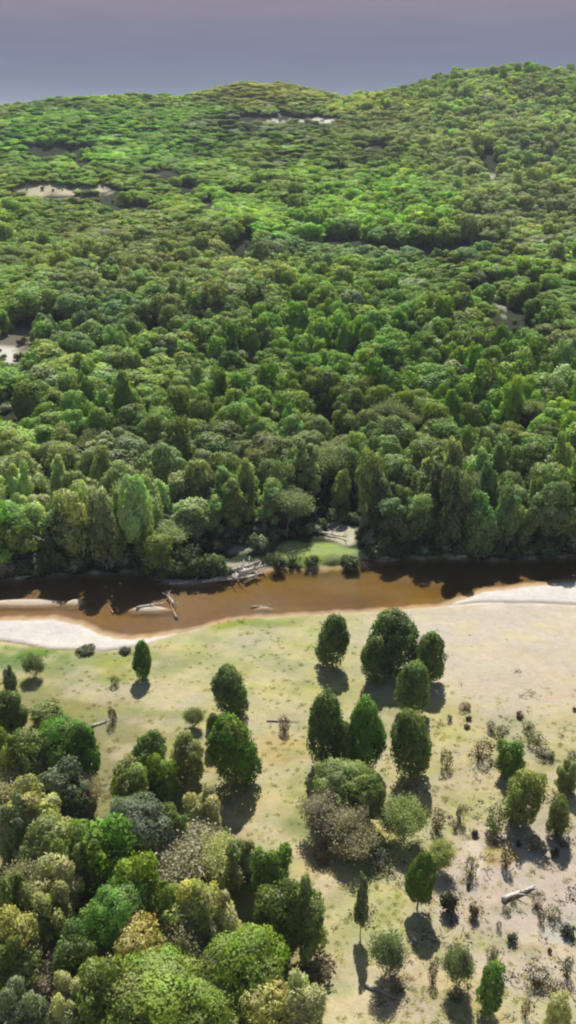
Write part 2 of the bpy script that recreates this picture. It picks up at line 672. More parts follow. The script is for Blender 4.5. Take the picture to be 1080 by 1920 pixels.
def put_plant(name, key, x, y, w, h, tint, label, cat, group, nomw=7., nomh=10., parts=('trunk', 'crown')):
    k = rnd.choice(PROTO[key])
    root = empty(name, (x, y, hz(x, y) - .05), rnd.uniform(0, 6.28))
    root.scale = (w / nomw * rnd.uniform(.9, 1.1), w / nomw * rnd.uniform(.9, 1.1), h / nomh)
    root.rotation_euler = (rnd.uniform(-.06, .06), rnd.uniform(-.06, .06), root.rotation_euler[2])
    root['label'] = label
    root['category'] = cat
    if group:
        root['group'] = group
    a = bpy.data.objects.new(parts[0], k.trunk)
    b = bpy.data.objects.new(parts[1], k.crown)
    b['tint'] = [float(v) for v in tint]
    for o in (a, b):
        COL.objects.link(o)
        o.parent = root
    return root


# ------------------------------------------------------------------ ground
def axis(fine0, fine1, step, lo, hi, grow=1.08):
    a = list(np.arange(fine0, fine1 + step, step))
    s = step
    while a[-1] < hi:
        s *= grow
        a.append(a[-1] + s)
    s = step
    while a[0] > lo:
        s *= grow
        a.insert(0, a[0] - s)
    return np.array(a)


# patches of ground cover: px, py, rx, ry, colour as it looks, strength
PATCH = [
    (700, 1400, 1400, 700, (196, 186, 132), 1), (480, 1250, 420, 110, (194, 188, 128), .8), (560, 1190, 340, 40, (192, 190, 130), .8), (640, 1560, 120, 120, (190, 184, 116), .6), (930, 1210, 260, 110, (212, 198, 172), 1),
    (1010, 1112, 190, 30, (226, 214, 196), 1), (1000, 1180, 260, 40, (214, 202, 180), .8), (460, 1170, 110, 13, (150, 162, 72), .9), (300, 1195, 90, 14, (196, 190, 130), .7),
    (40, 1232, 110, 24, (112, 148, 42), 1), (190, 1250, 170, 22, (158, 166, 88), .8), (400, 1230, 120, 20, (176, 180, 112), .6),
    (230, 1305, 150, 26, (206, 194, 156), .9), (170, 1328, 60, 9, (160, 156, 78), .8), (300, 1338, 150, 9, (170, 170, 92), .7), (250, 1372, 80, 20, (200, 190, 130), .7),
    (500, 1300, 50, 60, (200, 192, 140), .6), (660, 1260, 80, 60, (188, 186, 122), .7), (520, 1400, 60, 36, (204, 180, 112), .9), (560, 1530, 46, 36, (150, 158, 72), .9),
    (430, 1540, 50, 70, (206, 182, 118), .9), (190, 1500, 40, 60, (202, 186, 110), .9), (560, 1640, 80, 60, (216, 194, 146), .9), (700, 1700, 60, 110, (192, 190, 122), .9),
    (760, 1440, 60, 36, (196, 184, 122), .6), (880, 1450, 70, 40, (204, 184, 132), .8), (980, 1660, 170, 130, (206, 188, 168), 1), (1010, 1800, 140, 80, (208, 192, 166), .9),
    (930, 1612, 46, 20, (188, 166, 92), .9), (905, 1765, 50, 26, (198, 190, 120), .9), (990, 1780, 30, 12, (178, 170, 126), .7), (880, 1900, 60, 30, (200, 184, 118), .8),
    (640, 1870, 90, 50, (216, 200, 158), .9), (770, 1850, 60, 60, (208, 186, 156), .8), (1000, 1300, 120, 50, (210, 194, 166), .8), (1010, 1480, 100, 80, (190, 180, 138), .7),
    (950, 1700, 60, 14, (176, 168, 138), .6), (1050, 1740, 40, 22, (200, 198, 186), .8), (880, 1610, 12, 40, (226, 212, 190), .7),
    (120, 1640, 330, 330, (150, 142, 86), .95), (250, 1800, 330, 160, (146, 140, 82), .95), (60, 1400, 110, 110, (150, 146, 84), .9), (320, 1500, 70, 90, (176, 164, 102), .6),
]
FARPATCH = [
    (600, 1040, 78, 22, (160, 182, 92), 1), (640, 1000, 34, 18, (206, 200, 170), 1), (470, 1010, 60, 24, (178, 176, 146), .8), (760, 1046, 120, 7, (196, 190, 140), 1), (430, 1066, 90, 14, (190, 178, 152), 1),
    (20, 1060, 70, 16, (150, 140, 96), .8), (960, 1030, 120, 14, (120, 118, 100), .6),
    (20, 655, 75, 45, (128, 116, 98), 1), (8, 664, 38, 13, (226, 220, 210), 1), (100, 356, 110, 12, (214, 202, 166), 1), (590, 229, 52, 8, (232, 230, 214), 1), (515, 229, 14, 6, (220, 222, 208), 1),
    (921, 335, 9, 18, (225, 225, 205), 1), (312, 483, 20, 10, (226, 222, 208), 1), (460, 479, 8, 6, (240, 236, 230), 1), (180, 488, 34, 18, (200, 200, 170), .9), (945, 560, 10, 30, (190, 190, 160), .7),
]


def ground_colour(x, y, z):
    px, py = project(x, y, z)
    px = px + 9 * np.sin(x * .33 + y * .21) + 5 * np.sin(x * .9 - y * .7)
    py = py + 6 * np.sin(y * .37 + x * .19) + 3 * np.sin(x * .8 + 1)
    c = np.tile(np.array(s2l((198, 184, 128))), (len(x), 1))

    def blend(m, col):
        nonlocal c
        c = c * (1 - m[:, None]) + np.array(s2l(col)) * m[:, None]

    vis = y > 20
    for a, b, rx, ry, col, w in PATCH:
        q = ((px - a) / rx) ** 2 + ((py - b) / ry) ** 2
        blend(w * sstep(1.5, .45, q) * vis, col)
    q = ((px - 960) / 300) ** 2 + ((py - 1200) / 130) ** 2
    q2 = ((px - 1000) / 190) ** 2 + ((py - 1680) / 190) ** 2
    mo = np.sin(x * .42 + 1.9 * np.sin(y * .31)) * np.sin(y * .63 + 1.4 * np.sin(x * .27 + 1)) + .5 * np.sin(x * 1.3 + y * .7) * np.sin(y * 1.7 - x * .5)
    blend(.42 * sstep(.05, .9, mo) * sstep(.9, 1.5, q) * sstep(.6, 1.3, q2) * vis, (150, 160, 80))
    blend(.5 * sstep(.1, 1.0, -mo) * sstep(.5, 1.2, q2) * vis, (214, 198, 150))
    blend(.6 * sstep(.2, 1.0, mo) * sstep(1.3, .6, q2) * vis, (178, 170, 146))
    back = y > far_w(x) + .2
    blend(1. * back, (52, 62, 36))
    for a, b, rx, ry, col, w in FARPATCH:
        q = ((px - a) / rx) ** 2 + ((py - b) / ry) ** 2
        blend(w * sstep(1.4, .6, q) * back, col)
    nw, bl, fw = near_w(x), bank_l(x), far_w(x)
    # sand bars and beaches between the bank line and the water
    bar = (y > bl + .2) & (y < nw + .5)
    blend(1. * bar, (230, 223, 215))
    # darker brown strip along the foot of the bank
    foot_strip = np.exp(-((y - bl - .45) / .55) ** 2) * np.where((x < -24) | (x > 30), .75, .35)
    blend(foot_strip, (112, 92, 66))
    # river bed: amber silt, olive weed along the far side, greyer to the left
    bed = (y >= nw + .1) & (y <= fw)
    blend(1. * bed, (136, 112, 50))
    u = np.clip((y - nw) / np.maximum(fw - nw, .5), 0, 1)
    n = .5 + .5 * np.sin(x * .21 + y * .5 + 1.2 * np.sin(y * .3))
    blend(bed * .8 * sstep(.55, .95, u) * sstep(-18, 8, x), (122, 108, 36))
    blend(bed * .55 * n * sstep(.8, .2, u), (100, 76, 42))
    blend(bed * .8 * sstep(0, -26, x) * (.5 + .5 * n), (150, 124, 100))
    blend(bed * .6 * sstep(22, 34, x), (118, 94, 50))
    blend(bed * .75 * sstep(.22, .0, u) * sstep(20, 10, x), (84, 56, 32))
    blend(bed * .8 * sstep(2.0, .2, y - nw) * sstep(20, 34, x), (190, 172, 140))
    blend(bed * .55 * sstep(3.2, .1, y - nw) * sstep(-14, -22, x), (176, 150, 128))
    dry = bed * sstep(WATER - .45, WATER + .08, z)
    blend(np.clip(dry, 0, 1) * .95, (226, 208, 184))
    return c


def build_ground():
    xs = axis(-72, 72, .6, -4200, 4200, 1.07)
    ya = axis(38, 176, .6, -400, 420, 1.03)
    ya = list(ya[ya < 420])
    s = ya[-1] - ya[-2]
    while ya[-1] < 7500:
        s = s if ya[-1] < 1150 else s * 1.2
        ya.append(ya[-1] + min(s, 9) if ya[-1] < 1150 else ya[-1] + s)
    ys = np.array(ya)
    X, Y = np.meshgrid(xs, ys)
    x, y = X.ravel(), Y.ravel()
    z = height(x, y)
    n, mrow = len(xs), len(ys)
    i = np.arange((mrow - 1) * n).reshape(mrow - 1, n)[:, :-1].ravel()
    mb = MB()
    mb.add(np.stack([x, y, z], 1), np.stack([i, i + 1, i + n + 1, i + n], 1))
    me = mb.mesh('ground', ground_material(), True)
    c = ground_colour(x, y, z) * .63
    at = me.attributes.new('albedo', 'FLOAT_COLOR', 'POINT')
    at.data.foreach_set('color', np.concatenate([c, np.ones((len(c), 1))], 1).astype(np.float32).ravel())
    o = bpy.data.objects.new('ground', me)
    COL.objects.link(o)
    o['kind'] = 'structure'
    return o


build_ground()


def build_water():
    xs = np.concatenate([np.arange(-300, -80, 10), np.arange(-80, 80, 2), np.arange(80, 301, 10)])
    mb = MB()
    a = np.stack([xs, near_w(xs) - 1.5, np.full(len(xs), WATER)], 1)
    b = np.stack([xs, far_w(xs) + 2.5, np.full(len(xs), WATER)], 1)
    n = len(xs)
    i = np.arange(n - 1)
    mb.add(np.concatenate([a, b]), np.stack([i, i + 1, i + 1 + n, i + n], 1))
    o = bpy.data.objects.new('river_water', mb.mesh('river_water', water_material()))
    COL.objects.link(o)
    o['kind'] = 'structure'


build_water()

# ------------------------------------------------------------------ trees on the near side
# px, py of the top, height m, width px, shape, tint, label
TREES = [
    (625, 1153, 9.5, 62, 'egg', 'DG', 'narrow dark green tree alone on the pale flat close under the river'),
    (738, 1150, 11, 98, 'egg', 'DG', 'tallest dark tree of the clump nearest the river bank'),
    (703, 1190, 8.5, 56, 'egg', 'DG', 'short dark tree at the left foot of the clump by the river'),
    (808, 1186, 9, 66, 'egg', 'DG', 'dark tree leaning out on the right side of the clump by the river'),
    (775, 1244, 9, 78, 'egg', 'MG', 'lighter olive pointed tree in front of the dark clump by the river'),
    (427, 1251, 8.5, 76, 'egg', 'DG', 'dark egg shaped tree standing just behind the bright green one on the meadow'),
    (440, 1342, 11, 94, 'egg', 'BG', 'bright green dome tree throwing the long dark shadow on the meadow'),
    (400, 1338, 5.5, 36, 'egg', 'DG', 'small dark tree peeping out left of the bright green dome tree'),
    (605, 1297, 12, 80, 'egg', 'DG', 'tall dark rounded tree, leftmost of the row in mid meadow'),
    (650, 1350, 8, 44, 'egg', 'DG', 'slim dark tree squeezed between two larger trees of the mid meadow row'),
    (694, 1308, 11.5, 80, 'egg', 'G', 'mid green tree in the centre of the mid meadow row'),
    (778, 1333, 11, 80, 'egg', 'MG', 'olive topped tree at the right end of the mid meadow row'),
    (640, 1430, 7.5, 112, 'broad', 'OL', 'wide olive tree with domed top above the grey bushes, mid meadow'),
    (692, 1455, 8, 72, 'broad', 'MG', 'green tree forming the right flank of the olive and grey clump'),
    (616, 1492, 6.8, 72, 'twig', 'GY', 'pale grey bushy tree on the left front of the olive clump'),
    (668, 1526, 6.6, 84, 'twig', 'GY', 'grey brown half bare tree at the front of the olive clump'),
    (770, 1497, 6.5, 84, 'tall', 'PG', 'thin yellowish tree right of the olive and grey clump'),
    (826, 1567, 5.5, 46, 'tall', 'PG', 'small pale green tree behind the bright one with the round shadow'),
    (790, 1598, 8.3, 68, 'ball', 'BG', 'bright green tree with a detached round shadow on the sand'),
    (680, 1650, 8, 50, 'twig', 'GG', 'slender dark half bare tree standing alone on the lower grass'),
    (731, 1738, 7, 64, 'tall', 'GG', 'grey green tree above the fallen log on the lower sand'),
    (866, 1765, 7, 56, 'tall', 'GG', 'grey green feathery tree beside a brighter one at the lower right'),
    (922, 1802, 7.5, 66, 'tall', 'G', 'fresh green feathery tree beside the grey one at the lower right'),
    (1056, 1868, 6, 64, 'tall', 'PG', 'pale green tree cut by the bottom right corner'),
    (962, 1392, 5.5, 62, 'ball', 'G', 'squat rounded green tree on top of the right hand scrub clump'),
    (984, 1446, 8, 90, 'broad', 'MG', 'larger bushy green tree in the middle of the right hand scrub clump'),
    (1056, 1490, 6.5, 54, 'tall', 'MG', 'ragged olive green tree at the right edge beside the scrub clump'),
    (1068, 1432, 4.5, 46, 'tall', 'OL', 'low olive tree on the right edge above the ragged one'),
    (262, 1204, 6.8, 42, 'egg', 'G', 'small upright green tree by the white sand bar'),
    (57, 1226, 4.6, 36, 'twig', 'GG', 'little grey tree on the grass at the left above the woodland'),
    (14, 1256, 5, 34, 'tall', 'GG', 'thin grey green tree on the left edge below the green bank'),
    (20, 1302, 7, 66, 'tall', 'MG', 'feathery green tree at the left edge heading the woodland'),
    (84, 1322, 4, 70, 'scrubtree', 'OL', 'low brownish olive tree at the top of the left woodland'),
    (112, 1346, 10, 100, 'broad', 'G', 'broad green tree crowning the left woodland'),
    (150, 1352, 10.5, 72, 'egg', 'G', 'rounded green tree on the right shoulder of the left woodland'),
    (60, 1375, 9, 84, 'broad', 'MG', 'bushy green tree behind the pale grey one in the left woodland'),
    (12, 1385, 8, 52, 'tall', 'YG', 'yellow green tree at the left edge above the pale grey one'),
    (112, 1435, 9, 96, 'broad', 'DK', 'darkest tree under the broad green crown of the left woodland'),
    (150, 1445, 7, 60, 'twig', 'GY', 'grey twiggy tree at the right foot of the left woodland crown'),
    (36, 1432, 6.5, 92, 'twig', 'WH', 'pale grey tree near the left edge under the green crowns'),
    (276, 1370, 7.5, 66, 'ball', 'MG', 'round olive green tree at the head of the middle thicket'),
    (346, 1368, 8.5, 74, 'egg', 'OL', 'taller olive tree on the right of the middle thicket head'),
    (244, 1432, 8, 82, 'ball', 'MG', 'round green tree on the left of the middle thicket'),
    (300, 1422, 7.5, 60, 'ball', 'G', 'small round green tree in the centre of the middle thicket'),
    (262, 1500, 9, 112, 'broad', 'DK', 'wide dark grey green tree at the foot of the middle thicket'),
    (322, 1522, 7, 52, 'egg', 'DG', 'small dark tree next to the pale olive trees'),
    (382, 1490, 6, 66, 'tall', 'PG', 'sparse yellow olive tree beside the meadow strip'),
    (350, 1550, 7, 116, 'twig', 'WH', 'wide pale half bare tree with light branches below the thicket'),
    (405, 1570, 6.5, 74, 'twig', 'PG', 'pale half bare tree on the meadow side below the thicket'),
    (361, 1322, 4, 32, 'twig', 'GG', 'tiny bare tree left of the dark egg shaped tree'),
    (456, 1584, 7, 80, 'tall', 'OL', 'olive feathery tree left of the tall green one by the sand path'),
    (515, 1595, 9.5, 78, 'tall', 'G', 'tall green feathery tree beside the sand path'),
    (522, 1650, 10, 84, 'broad', 'DG', 'dark green tree in front of the tall feathery one by the path'),
    (582, 1680, 9, 72, 'tall', 'MG', 'green feathery tree with brush at its foot beside the path'),
    (190, 1540, 10.5, 128, 'broad', 'BG', 'large bright topped green tree with a deep dark flank'),
    (244, 1622, 10, 106, 'broad', 'BG', 'vivid lime green tree beside the dark green one'),
    (214, 1664, 10, 108, 'ball', 'G', 'round deep green tree in the centre of the lower woodland'),
    (132, 1575, 9, 72, 'tall', 'MG', 'olive green tree left of the large bright topped one'),
    (58, 1490, 9, 106, 'tall', 'PG', 'pale feathery tree below the pale grey one near the left edge'),
    (88, 1532, 9, 96, 'broad', 'OL', 'dull olive tree with a grey hollow below the pale feathery tree'),
    (18, 1515, 9, 62, 'tall', 'GG', 'grey green tree on the left edge beside the pale feathery one'),
    (48, 1606, 8, 88, 'twig', 'WH', 'whitish bare tree in the lower left woodland'),
    (100, 1614, 9, 92, 'tall', 'PG', 'light olive tree right of the whitish bare tree'),
    (84, 1680, 9, 90, 'tall', 'OL', 'shaggy olive tree below the whitish bare tree'),
    (18, 1650, 8, 72, 'tall', 'MG', 'shaggy green tree at the left edge below the whitish bare tree'),
    (48, 1712, 9, 124, 'broad', 'OL', 'wide yellow olive tree on the lower left edge'),
    (140, 1735, 9, 88, 'ball', 'DG', 'rounded dark green tree left of the brownish crown'),
    (14, 1770, 8, 72, 'tall', 'DG', 'dark tree in the gap at the lower left edge'),
    (96, 1782, 7, 84, 'twig', 'GY', 'grey bare tree between olive and dark crowns, lower left'),
    (258, 1740, 8.5, 100, 'broad', 'BR2', 'brownish olive crown tinged with orange, lower woodland'),
    (184, 1816, 9.5, 108, 'broad', 'MG', 'dark olive domed tree beside the big yellow green canopy'),
    (128, 1850, 7, 72, 'tall', 'PG', 'pale shaggy tree at the bottom left'),
    (34, 1850, 8, 76, 'tall', 'GG', 'grey green shaggy tree in the bottom left corner'),
    (178, 1880, 5, 46, 'twig', 'WH', 'small silvery bare tree at the bottom under the dark olive dome'),
    (300, 1664, 8, 64, 'tall', 'YG', 'yellow green slim tree right of the vivid lime one'),
    (362, 1652, 10, 112, 'broad', 'OL2', 'light olive large crown above the bright rounded tree'),
    (326, 1700, 8.5, 86, 'twig', 'GY', 'violet grey bare tree below the light olive crown'),
    (418, 1684, 9, 74, 'tall', 'PG', 'pale olive feathery tree right of the light olive crown'),
    (348, 1762, 7, 72, 'twig', 'GG', 'tangled grey green tree left of the bright rounded tree'),
    (455, 1756, 10, 146, 'ball', 'BG2', 'big bright rounded green tree at the bottom centre'),
    (300, 1822, 10, 170, 'broad', 'YG', 'biggest yellow green canopy at the bottom of the woodland'),
    (380, 1856, 9, 130, 'broad', 'YG', 'yellow green canopy cut by the bottom edge, right of the biggest one'),
    (236, 1884, 9, 116, 'broad', 'YG', 'yellow green canopy cut by the bottom edge, left of the biggest one'),
    (500, 1862, 8, 108, 'broad', 'OL2', 'olive crown at the bottom edge under the big rounded tree'),
    (572, 1856, 7.5, 84, 'tall', 'PG', 'pale olive shaggy tree at the bottom edge beside the sand'),
]
T['BR2'] = (.14, .15, .05)
T['OL2'] = (.15, .175, .05)
T['BG2'] = (.11, .16, .022)
for k in T:
    T[k] = tuple(v * f for v, f in zip(T[k], (2.15, 1.92, 1.8)))
PROTO['scrubtree'] = PROTO['loose']
NK = {'egg': 'dense_tree', 'ball': 'round_tree', 'broad': 'spreading_tree', 'tall': 'feathery_tree', 'twig': 'bare_twig_tree', 'scrubtree': 'bushy_tree', 'wide': 'spreading_tree', 'loose': 'bushy_tree', 'slim': 'slender_tree'}
for px, py, h, wp, key, tn, lab in TREES:
    grove = (px < 620 and py > 1360 and not (py < 1480 and px > 385)) or px > 840
    if grove and key in ('broad', 'ball', 'egg') and (tn not in ('YG', 'BG', 'BG2') or rnd.random() < .5) and (py < 1500 or rnd.random() < .8):
        key = 'loose'
    if wp >= 100 and key in ('broad', 'ball'):
        key = 'wide'
    if px > 640 and py > 1480 and key in ('tall', 'twig'):
        key = 'slim' if wp < 52 and px < 700 else 'loose' if tn in ('G', 'MG') or px > 1000 else 'twig'
    if grove and px < 620:
        wp *= 1.14
    lift = 1.5 if grove else 1.3 if tn != 'BG' else 1.05
    if grove and tn in ('BG', 'YG', 'BG2'):
        lift = 1.15
    if key == 'twig' and tn in ('GY', 'WH', 'GG'):
        lift = 1.15
    if px > 640 and py > 1480:
        wp *= .9
    x, y = at_z(px, py, h)
    for _ in range(3):
        x, y = at_z(px, py, hz(x, y) + h * (.97 if key != 'twig' else .93))
    w = wp * dist(x, y, h * .5) / F
    o = put_plant(NK[key],
              key, x, y, w * (1.18 if key in ('tall', 'twig') else 1.0), h * (1.34 if key == 'twig' else 1), jt([v * lift * (g if grove and tn not in ('BG', 'YG', 'BG2') else 1) for v, g in zip(T[tn], (1.06, 1.0, 1.1))]), lab, 'tree', 'trees on the near side of the river')
    if key == 'twig':
        o.location.z -= h * .33       # many-stemmed: branches from the ground

# ------------------------------------------------------------------ shrubs (px, py of the foot, height m, width px, shape, tint, label)
SHRUBS = [
    (872, 1330, 1.2, 22, 'scrub', 'BR', 'brown spiky shrub at the top of the sandy scrubland'),
    (843, 1352, 1.3, 10, 'scrub', 'DK', 'tiny dark shrub left of the spiky brown one on the sand'),
    (878, 1350, .8, 12, 'bush', 'DK', 'tiny dark shrub just below the spiky brown one'),
    (874, 1364, .6, 14, 'bush', 'BR', 'very low brown tuft beneath the tiny dark shrubs'),
    (836, 1440, 3.4, 26, 'scrub', 'DG', 'tall dark shrub right of the mid meadow row'),
    (898, 1420, 3.2, 38, 'scrub', 'BR', 'purplish brown shrub with dark foot on the sand'),
    (938, 1392, 3.2, 30, 'scrub', 'MG', 'upright green shrub above the squat rounded tree'),
    (920, 1372, 1.8, 20, 'scrub', 'GG', 'thin grey green shrub left of the upright green shrub'),
    (975, 1345, 1.0, 18, 'bush', 'BR', 'low brown shrub on the open sand above the olive scrub'),
    (992, 1368, 1.6, 24, 'scrub', 'OL', 'olive scrub bush, upper of the pair on the right'),
    (1008, 1395, 2.0, 36, 'scrub', 'OL', 'wider olive scrub bush below its twin on the right'),
    (1022, 1420, 1.4, 36, 'scrub', 'DK', 'dark flat shrub under the olive scrub'),
    (1070, 1432, 2.0, 22, 'scrub', 'DK', 'dark shrub at the right edge above the low olive tree'),
    (1077, 1333, .8, 8, 'bush', 'BR', 'tiny brown shrub on the right edge of the bare sand'),
    (1062, 1485, 1.8, 30, 'bush', 'BR', 'brown shaded shrub by the ragged olive tree'),
    (862, 1540, 3.0, 16, 'scrub', 'BR', 'thin brown shrub on the pink sand strip'),
    (852, 1556, 1.5, 12, 'scrub', 'BR', 'small brown shrub left of the thin one on the pink sand'),
    (890, 1566, 1.0, 14, 'bush', 'DK', 'small grey dark shrub beside the white sand patch'),
    (928, 1560, 3.8, 40, 'scrub', 'YG', 'yellow green shrub left of the scrub clump'),
    (922, 1576, 1.6, 26, 'scrub', 'BR', 'dark brown shrub at the foot of the yellow green one'),
    (948, 1625, 3.6, 24, 'scrub', 'BR', 'long dark brown shrub next to the golden grass patch'),
    (973, 1586, 1.0, 11, 'bush', 'DK', 'small dark shrub below the scrub clump'),
    (1001, 1592, 2.2, 18, 'scrub', 'BR', 'violet brown shrub below the scrub clump'),
    (1038, 1606, 1.4, 18, 'bush', 'DK', 'dark shrub on the sand at the right below the ragged tree'),
    (1052, 1580, 1.6, 34, 'scrub', 'DG', 'spreading dark shrub at the foot of the ragged tree'),
    (881, 1642, 3.0, 24, 'scrub', 'DG', 'dark green shrub right of the bright tree'),
    (877, 1664, .9, 10, 'bush', 'DK', 'small round dark shrub below the dark green one'),
    (842, 1706, 3.0, 36, 'bush', 'DK', 'rounded dark shrub beside the round tree shadow'),
    (886, 1718, 2.0, 20, 'bush', 'BR', 'dark violet shrub between the round shadow and the log'),
    (962, 1692, 1.2, 12, 'scrub', 'BR', 'small shrub just under the pale log'),
    (1004, 1700, 2.2, 22, 'scrub', 'BR', 'brown shrub at the right end of the pale log'),
    (1014, 1730, 1.8, 14, 'scrub', 'DK', 'dark narrow shrub below the right end of the log'),
    (1032, 1722, 1.5, 34, 'scrub', 'GG', 'grey green low scrub beside the narrow dark shrub'),
    (1066, 1752, 1.4, 28, 'bush', 'DK', 'dark flat shrub at the right edge on whitish sand'),
    (950, 1712, 1.0, 18, 'scrub', 'GG', 'faint grey tuft under the pale log'),
    (935, 1742, 1.4, 10, 'scrub', 'BR', 'tiny upright shrub left below the log'),
    (959, 1766, 1.3, 20, 'bush', 'DK', 'round dark shrub alone on the sand below the log'),
    (1031, 1786, .7, 9, 'bush', 'BR', 'tiny dark dot shrub on the lower right sand'),
    (924, 1800, 2.4, 24, 'scrub', 'OL', 'brown olive shrub above the fresh green feathery tree'),
    (1062, 1830, 3.0, 22, 'scrub', 'DK', 'dark slanting shrub at the lower right edge'),
    (1004, 1842, 2.2, 38, 'scrub', 'BR', 'brown sprawling shrub at the left of the lower right group'),
    (1042, 1862, 1.8, 34, 'scrub', 'BR', 'brown sprawling shrub at the right of the lower right group'),
    (984, 1905, 2.6, 16, 'scrub', 'BR', 'narrow brown shrub near the bottom right'),
    (811, 1842, 2.8, 22, 'scrub', 'BR', 'dark brown shrub between the two lower right trees and the log'),
    (215, 1285, 2.0, 18, 'scrub', 'OL', 'faint olive shrub left of the small upright tree'),
    (212, 1356, 3.0, 20, 'scrub', 'BR', 'brown spindly shrub by the small log on the left meadow'),
    (604, 1612, 2.6, 36, 'scrub', 'BR', 'brown shrub at the left foot of the grey clump'),
    (708, 1626, 2.2, 50, 'scrub', 'DK', 'dark brush under the right foot of the grey clump'),
    (818, 1556, 3.4, 26, 'scrub', 'BR', 'leaning brown shrub right of the thin yellowish tree'),
    (596, 1826, 2.2, 74, 'scrub', 'BR', 'wide violet brown brush by the sand path'),
    (102, 1335, 2.4, 18, 'scrub', 'DK', 'small dark shrub above the left woodland'),
    (165, 1223, .9, 44, 'bush', 'DG', 'low dark bush on the bank below the white sand bar'),
    (232, 1223, .9, 26, 'bush', 'DK', 'dark tuft on the bank left of the small upright tree'),
    (585, 1062, 2.6, 26, 'bush', 'G', 'small green shrub on the lawn at the far waterline'),
    (660, 1062, 2.4, 44, 'bush', 'DG', 'dark bush at the right end of the far lawn'),
    (268, 1076, 2.0, 34, 'bush', 'OL', 'rounded olive bush on the islet at the far bank'),
    (560, 1064, 1.2, 16, 'bush', 'MG', 'tiny green bush at the left end of the far lawn'),
    (522, 1066, 3.0, 34, 'bush', 'DG', 'dark bush beside the driftwood heap'),
    (790, 1420, 2.0, 22, 'scrub', 'DK', 'dark undergrowth at the foot of the mid meadow row'),
    (765, 1478, 2.4, 28, 'scrub', 'WH', 'bleached bare shrub in front of the mid meadow row'),
    (533, 1372, 2.6, 26, 'scrub', 'BR', 'dead brown shrub alone on the meadow centre'),
    (746, 1862, 1.6, 18, 'scrub', 'BR', 'little brown shrub at the right end of the lower log'),
    (856, 1872, 1.8, 26, 'scrub', 'DK', 'dark undergrowth below the grey feathery tree'),
]
for px, py, h, wp, key, tn, lab in SHRUBS:
    x, y = at_ground(px, py)
    w = wp * dist(x, y, 0) / F
    put_plant('low_bush' if key == 'bush' else 'scrub_bush', key, x, y, w * 1.15, h * .9, jt([v * .6 for v in T[tn]]), lab, 'shrub',
              'scattered shrubs', 2.1, 1.65, ('stems', 'foliage'))


# ------------------------------------------------------------------ fallen timber
def fallen(name, ax, ay, bx, by, r, label, seed, mat=DRIFT, branches=4, z=None, group=None, lift=0.):
    p0, p1 = at_ground(ax, ay), at_ground(bx, by)
    base = z if z is not None else hz(*p0)
    rg = random.Random(seed)
    L = math.hypot(p1[0] - p0[0], p1[1] - p0[1])
    a = math.atan2(p1[1] - p0[1], p1[0] - p0[0])
    root = empty(name, (p0[0], p0[1], base + lift), a)
    mb = MB()
    pts = [(L * i / 6, rg.uniform(-.06, .06) * L * .3, r * .8 + rg.uniform(0, .12) * (1 + i * .1)) for i in range(7)]
    mb.tube(pts, [r * (1.25 - .85 * i / 6) for i in range(7)], 8)
    o = bpy.data.objects.new('trunk', mb.mesh('log_trunk', mat, True))
    COL.objects.link(o)
    o.parent = root
    for k in range(branches):
        f = rg.uniform(.35, .98)
        s = rg.choice((-1, 1))
        p = np.array([L * f, 0, r])
        d = np.array([rg.uniform(.3, .9), s * rg.uniform(.4, 1), rg.uniform(.1, .9)]) * rg.uniform(.15, .35) * max(L, 3)
        bb = MB()
        bb.tube([p, p + d * .5 + np.array([0, 0, .1]), p + d], [r * .45, r * .3, r * .1], 5)
        e = p + d * .55
        bb.tube([e, e + np.array([d[0] * .2, -d[1] * .5, abs(d[2]) * .6 + .1])], [r * .22, r * .06], 4)
        o = bpy.data.objects.new('branch', bb.mesh('branch', mat, True))
        COL.objects.link(o)
        o.parent = root
    root['label'] = label
    root['category'] = 'log'
    if group:
        root['group'] = group
    return root


fallen('fallen_log', 942, 1690, 1004, 1664, .26, 'long bleached log lying on the pink sand at the right', 1, branches=3)
fallen('fallen_log', 684, 1848, 742, 1874, .16, 'thin dark fallen log on the sand under the grey green tree', 2, DEAD, 1)
fallen('fallen_log', 172, 1363, 205, 1352, .15, 'short pale log beside the brown spindly shrub', 3, branches=1)
fallen('fallen_log', 500, 1352, 562, 1354, .1, 'thin grey branch lying by the dead shrub on the meadow', 4, DEAD, 2)
G2 = 'snags and driftwood in the river'
fallen('driftwood_snag', 332, 1162, 320, 1134, .22, 'dark waterlogged trunk slanting across the shallows', 5, DEAD, 4, group=G2)
fallen('driftwood_snag', 326, 1138, 314, 1122, .2, 'white bleached snag with forked branches in the shallows', 6, DRIFT, 6, group=G2, lift=.4)
fallen('driftwood_snag', 256, 1141, 312, 1139, .2, 'pale log lying flat on the small bar left of the white snag', 7, DRIFT, 1, group=G2)
fallen('driftwood_snag', 212, 1152, 205, 1138, .14, 'small brown stump sticking out of the water', 8, DEAD, 3, group=G2)
fallen('driftwood_snag', 470, 1140, 508, 1136, .15, 'little pale log floating off the meadow bank', 9, DRIFT, 1, group=G2)
fallen('driftwood_snag', 292, 1088, 355, 1082, .11, 'long thin pale log along the shaded far bank', 10, DRIFT, 2, group=G2)
fallen('driftwood_snag', 318, 1098, 398, 1088, .25, 'pale log on the gravel spit before the driftwood heap', 12, DRIFT, 2, group=G2)
PILE = ['lowest log at the left end of the driftwood heap', 'white forked log in the middle of the driftwood heap', 'upright white branch crowning the driftwood heap',
        'pale log pointing right at the end of the driftwood heap', 'thin pale pole lying along the front of the driftwood heap', 'bleached root mass in the driftwood heap',
        'white crooked log behind the driftwood heap', 'short pale log between the root mass and the water', 'pale split log uppermost on the far side of the heap']
rg = random.Random(77)
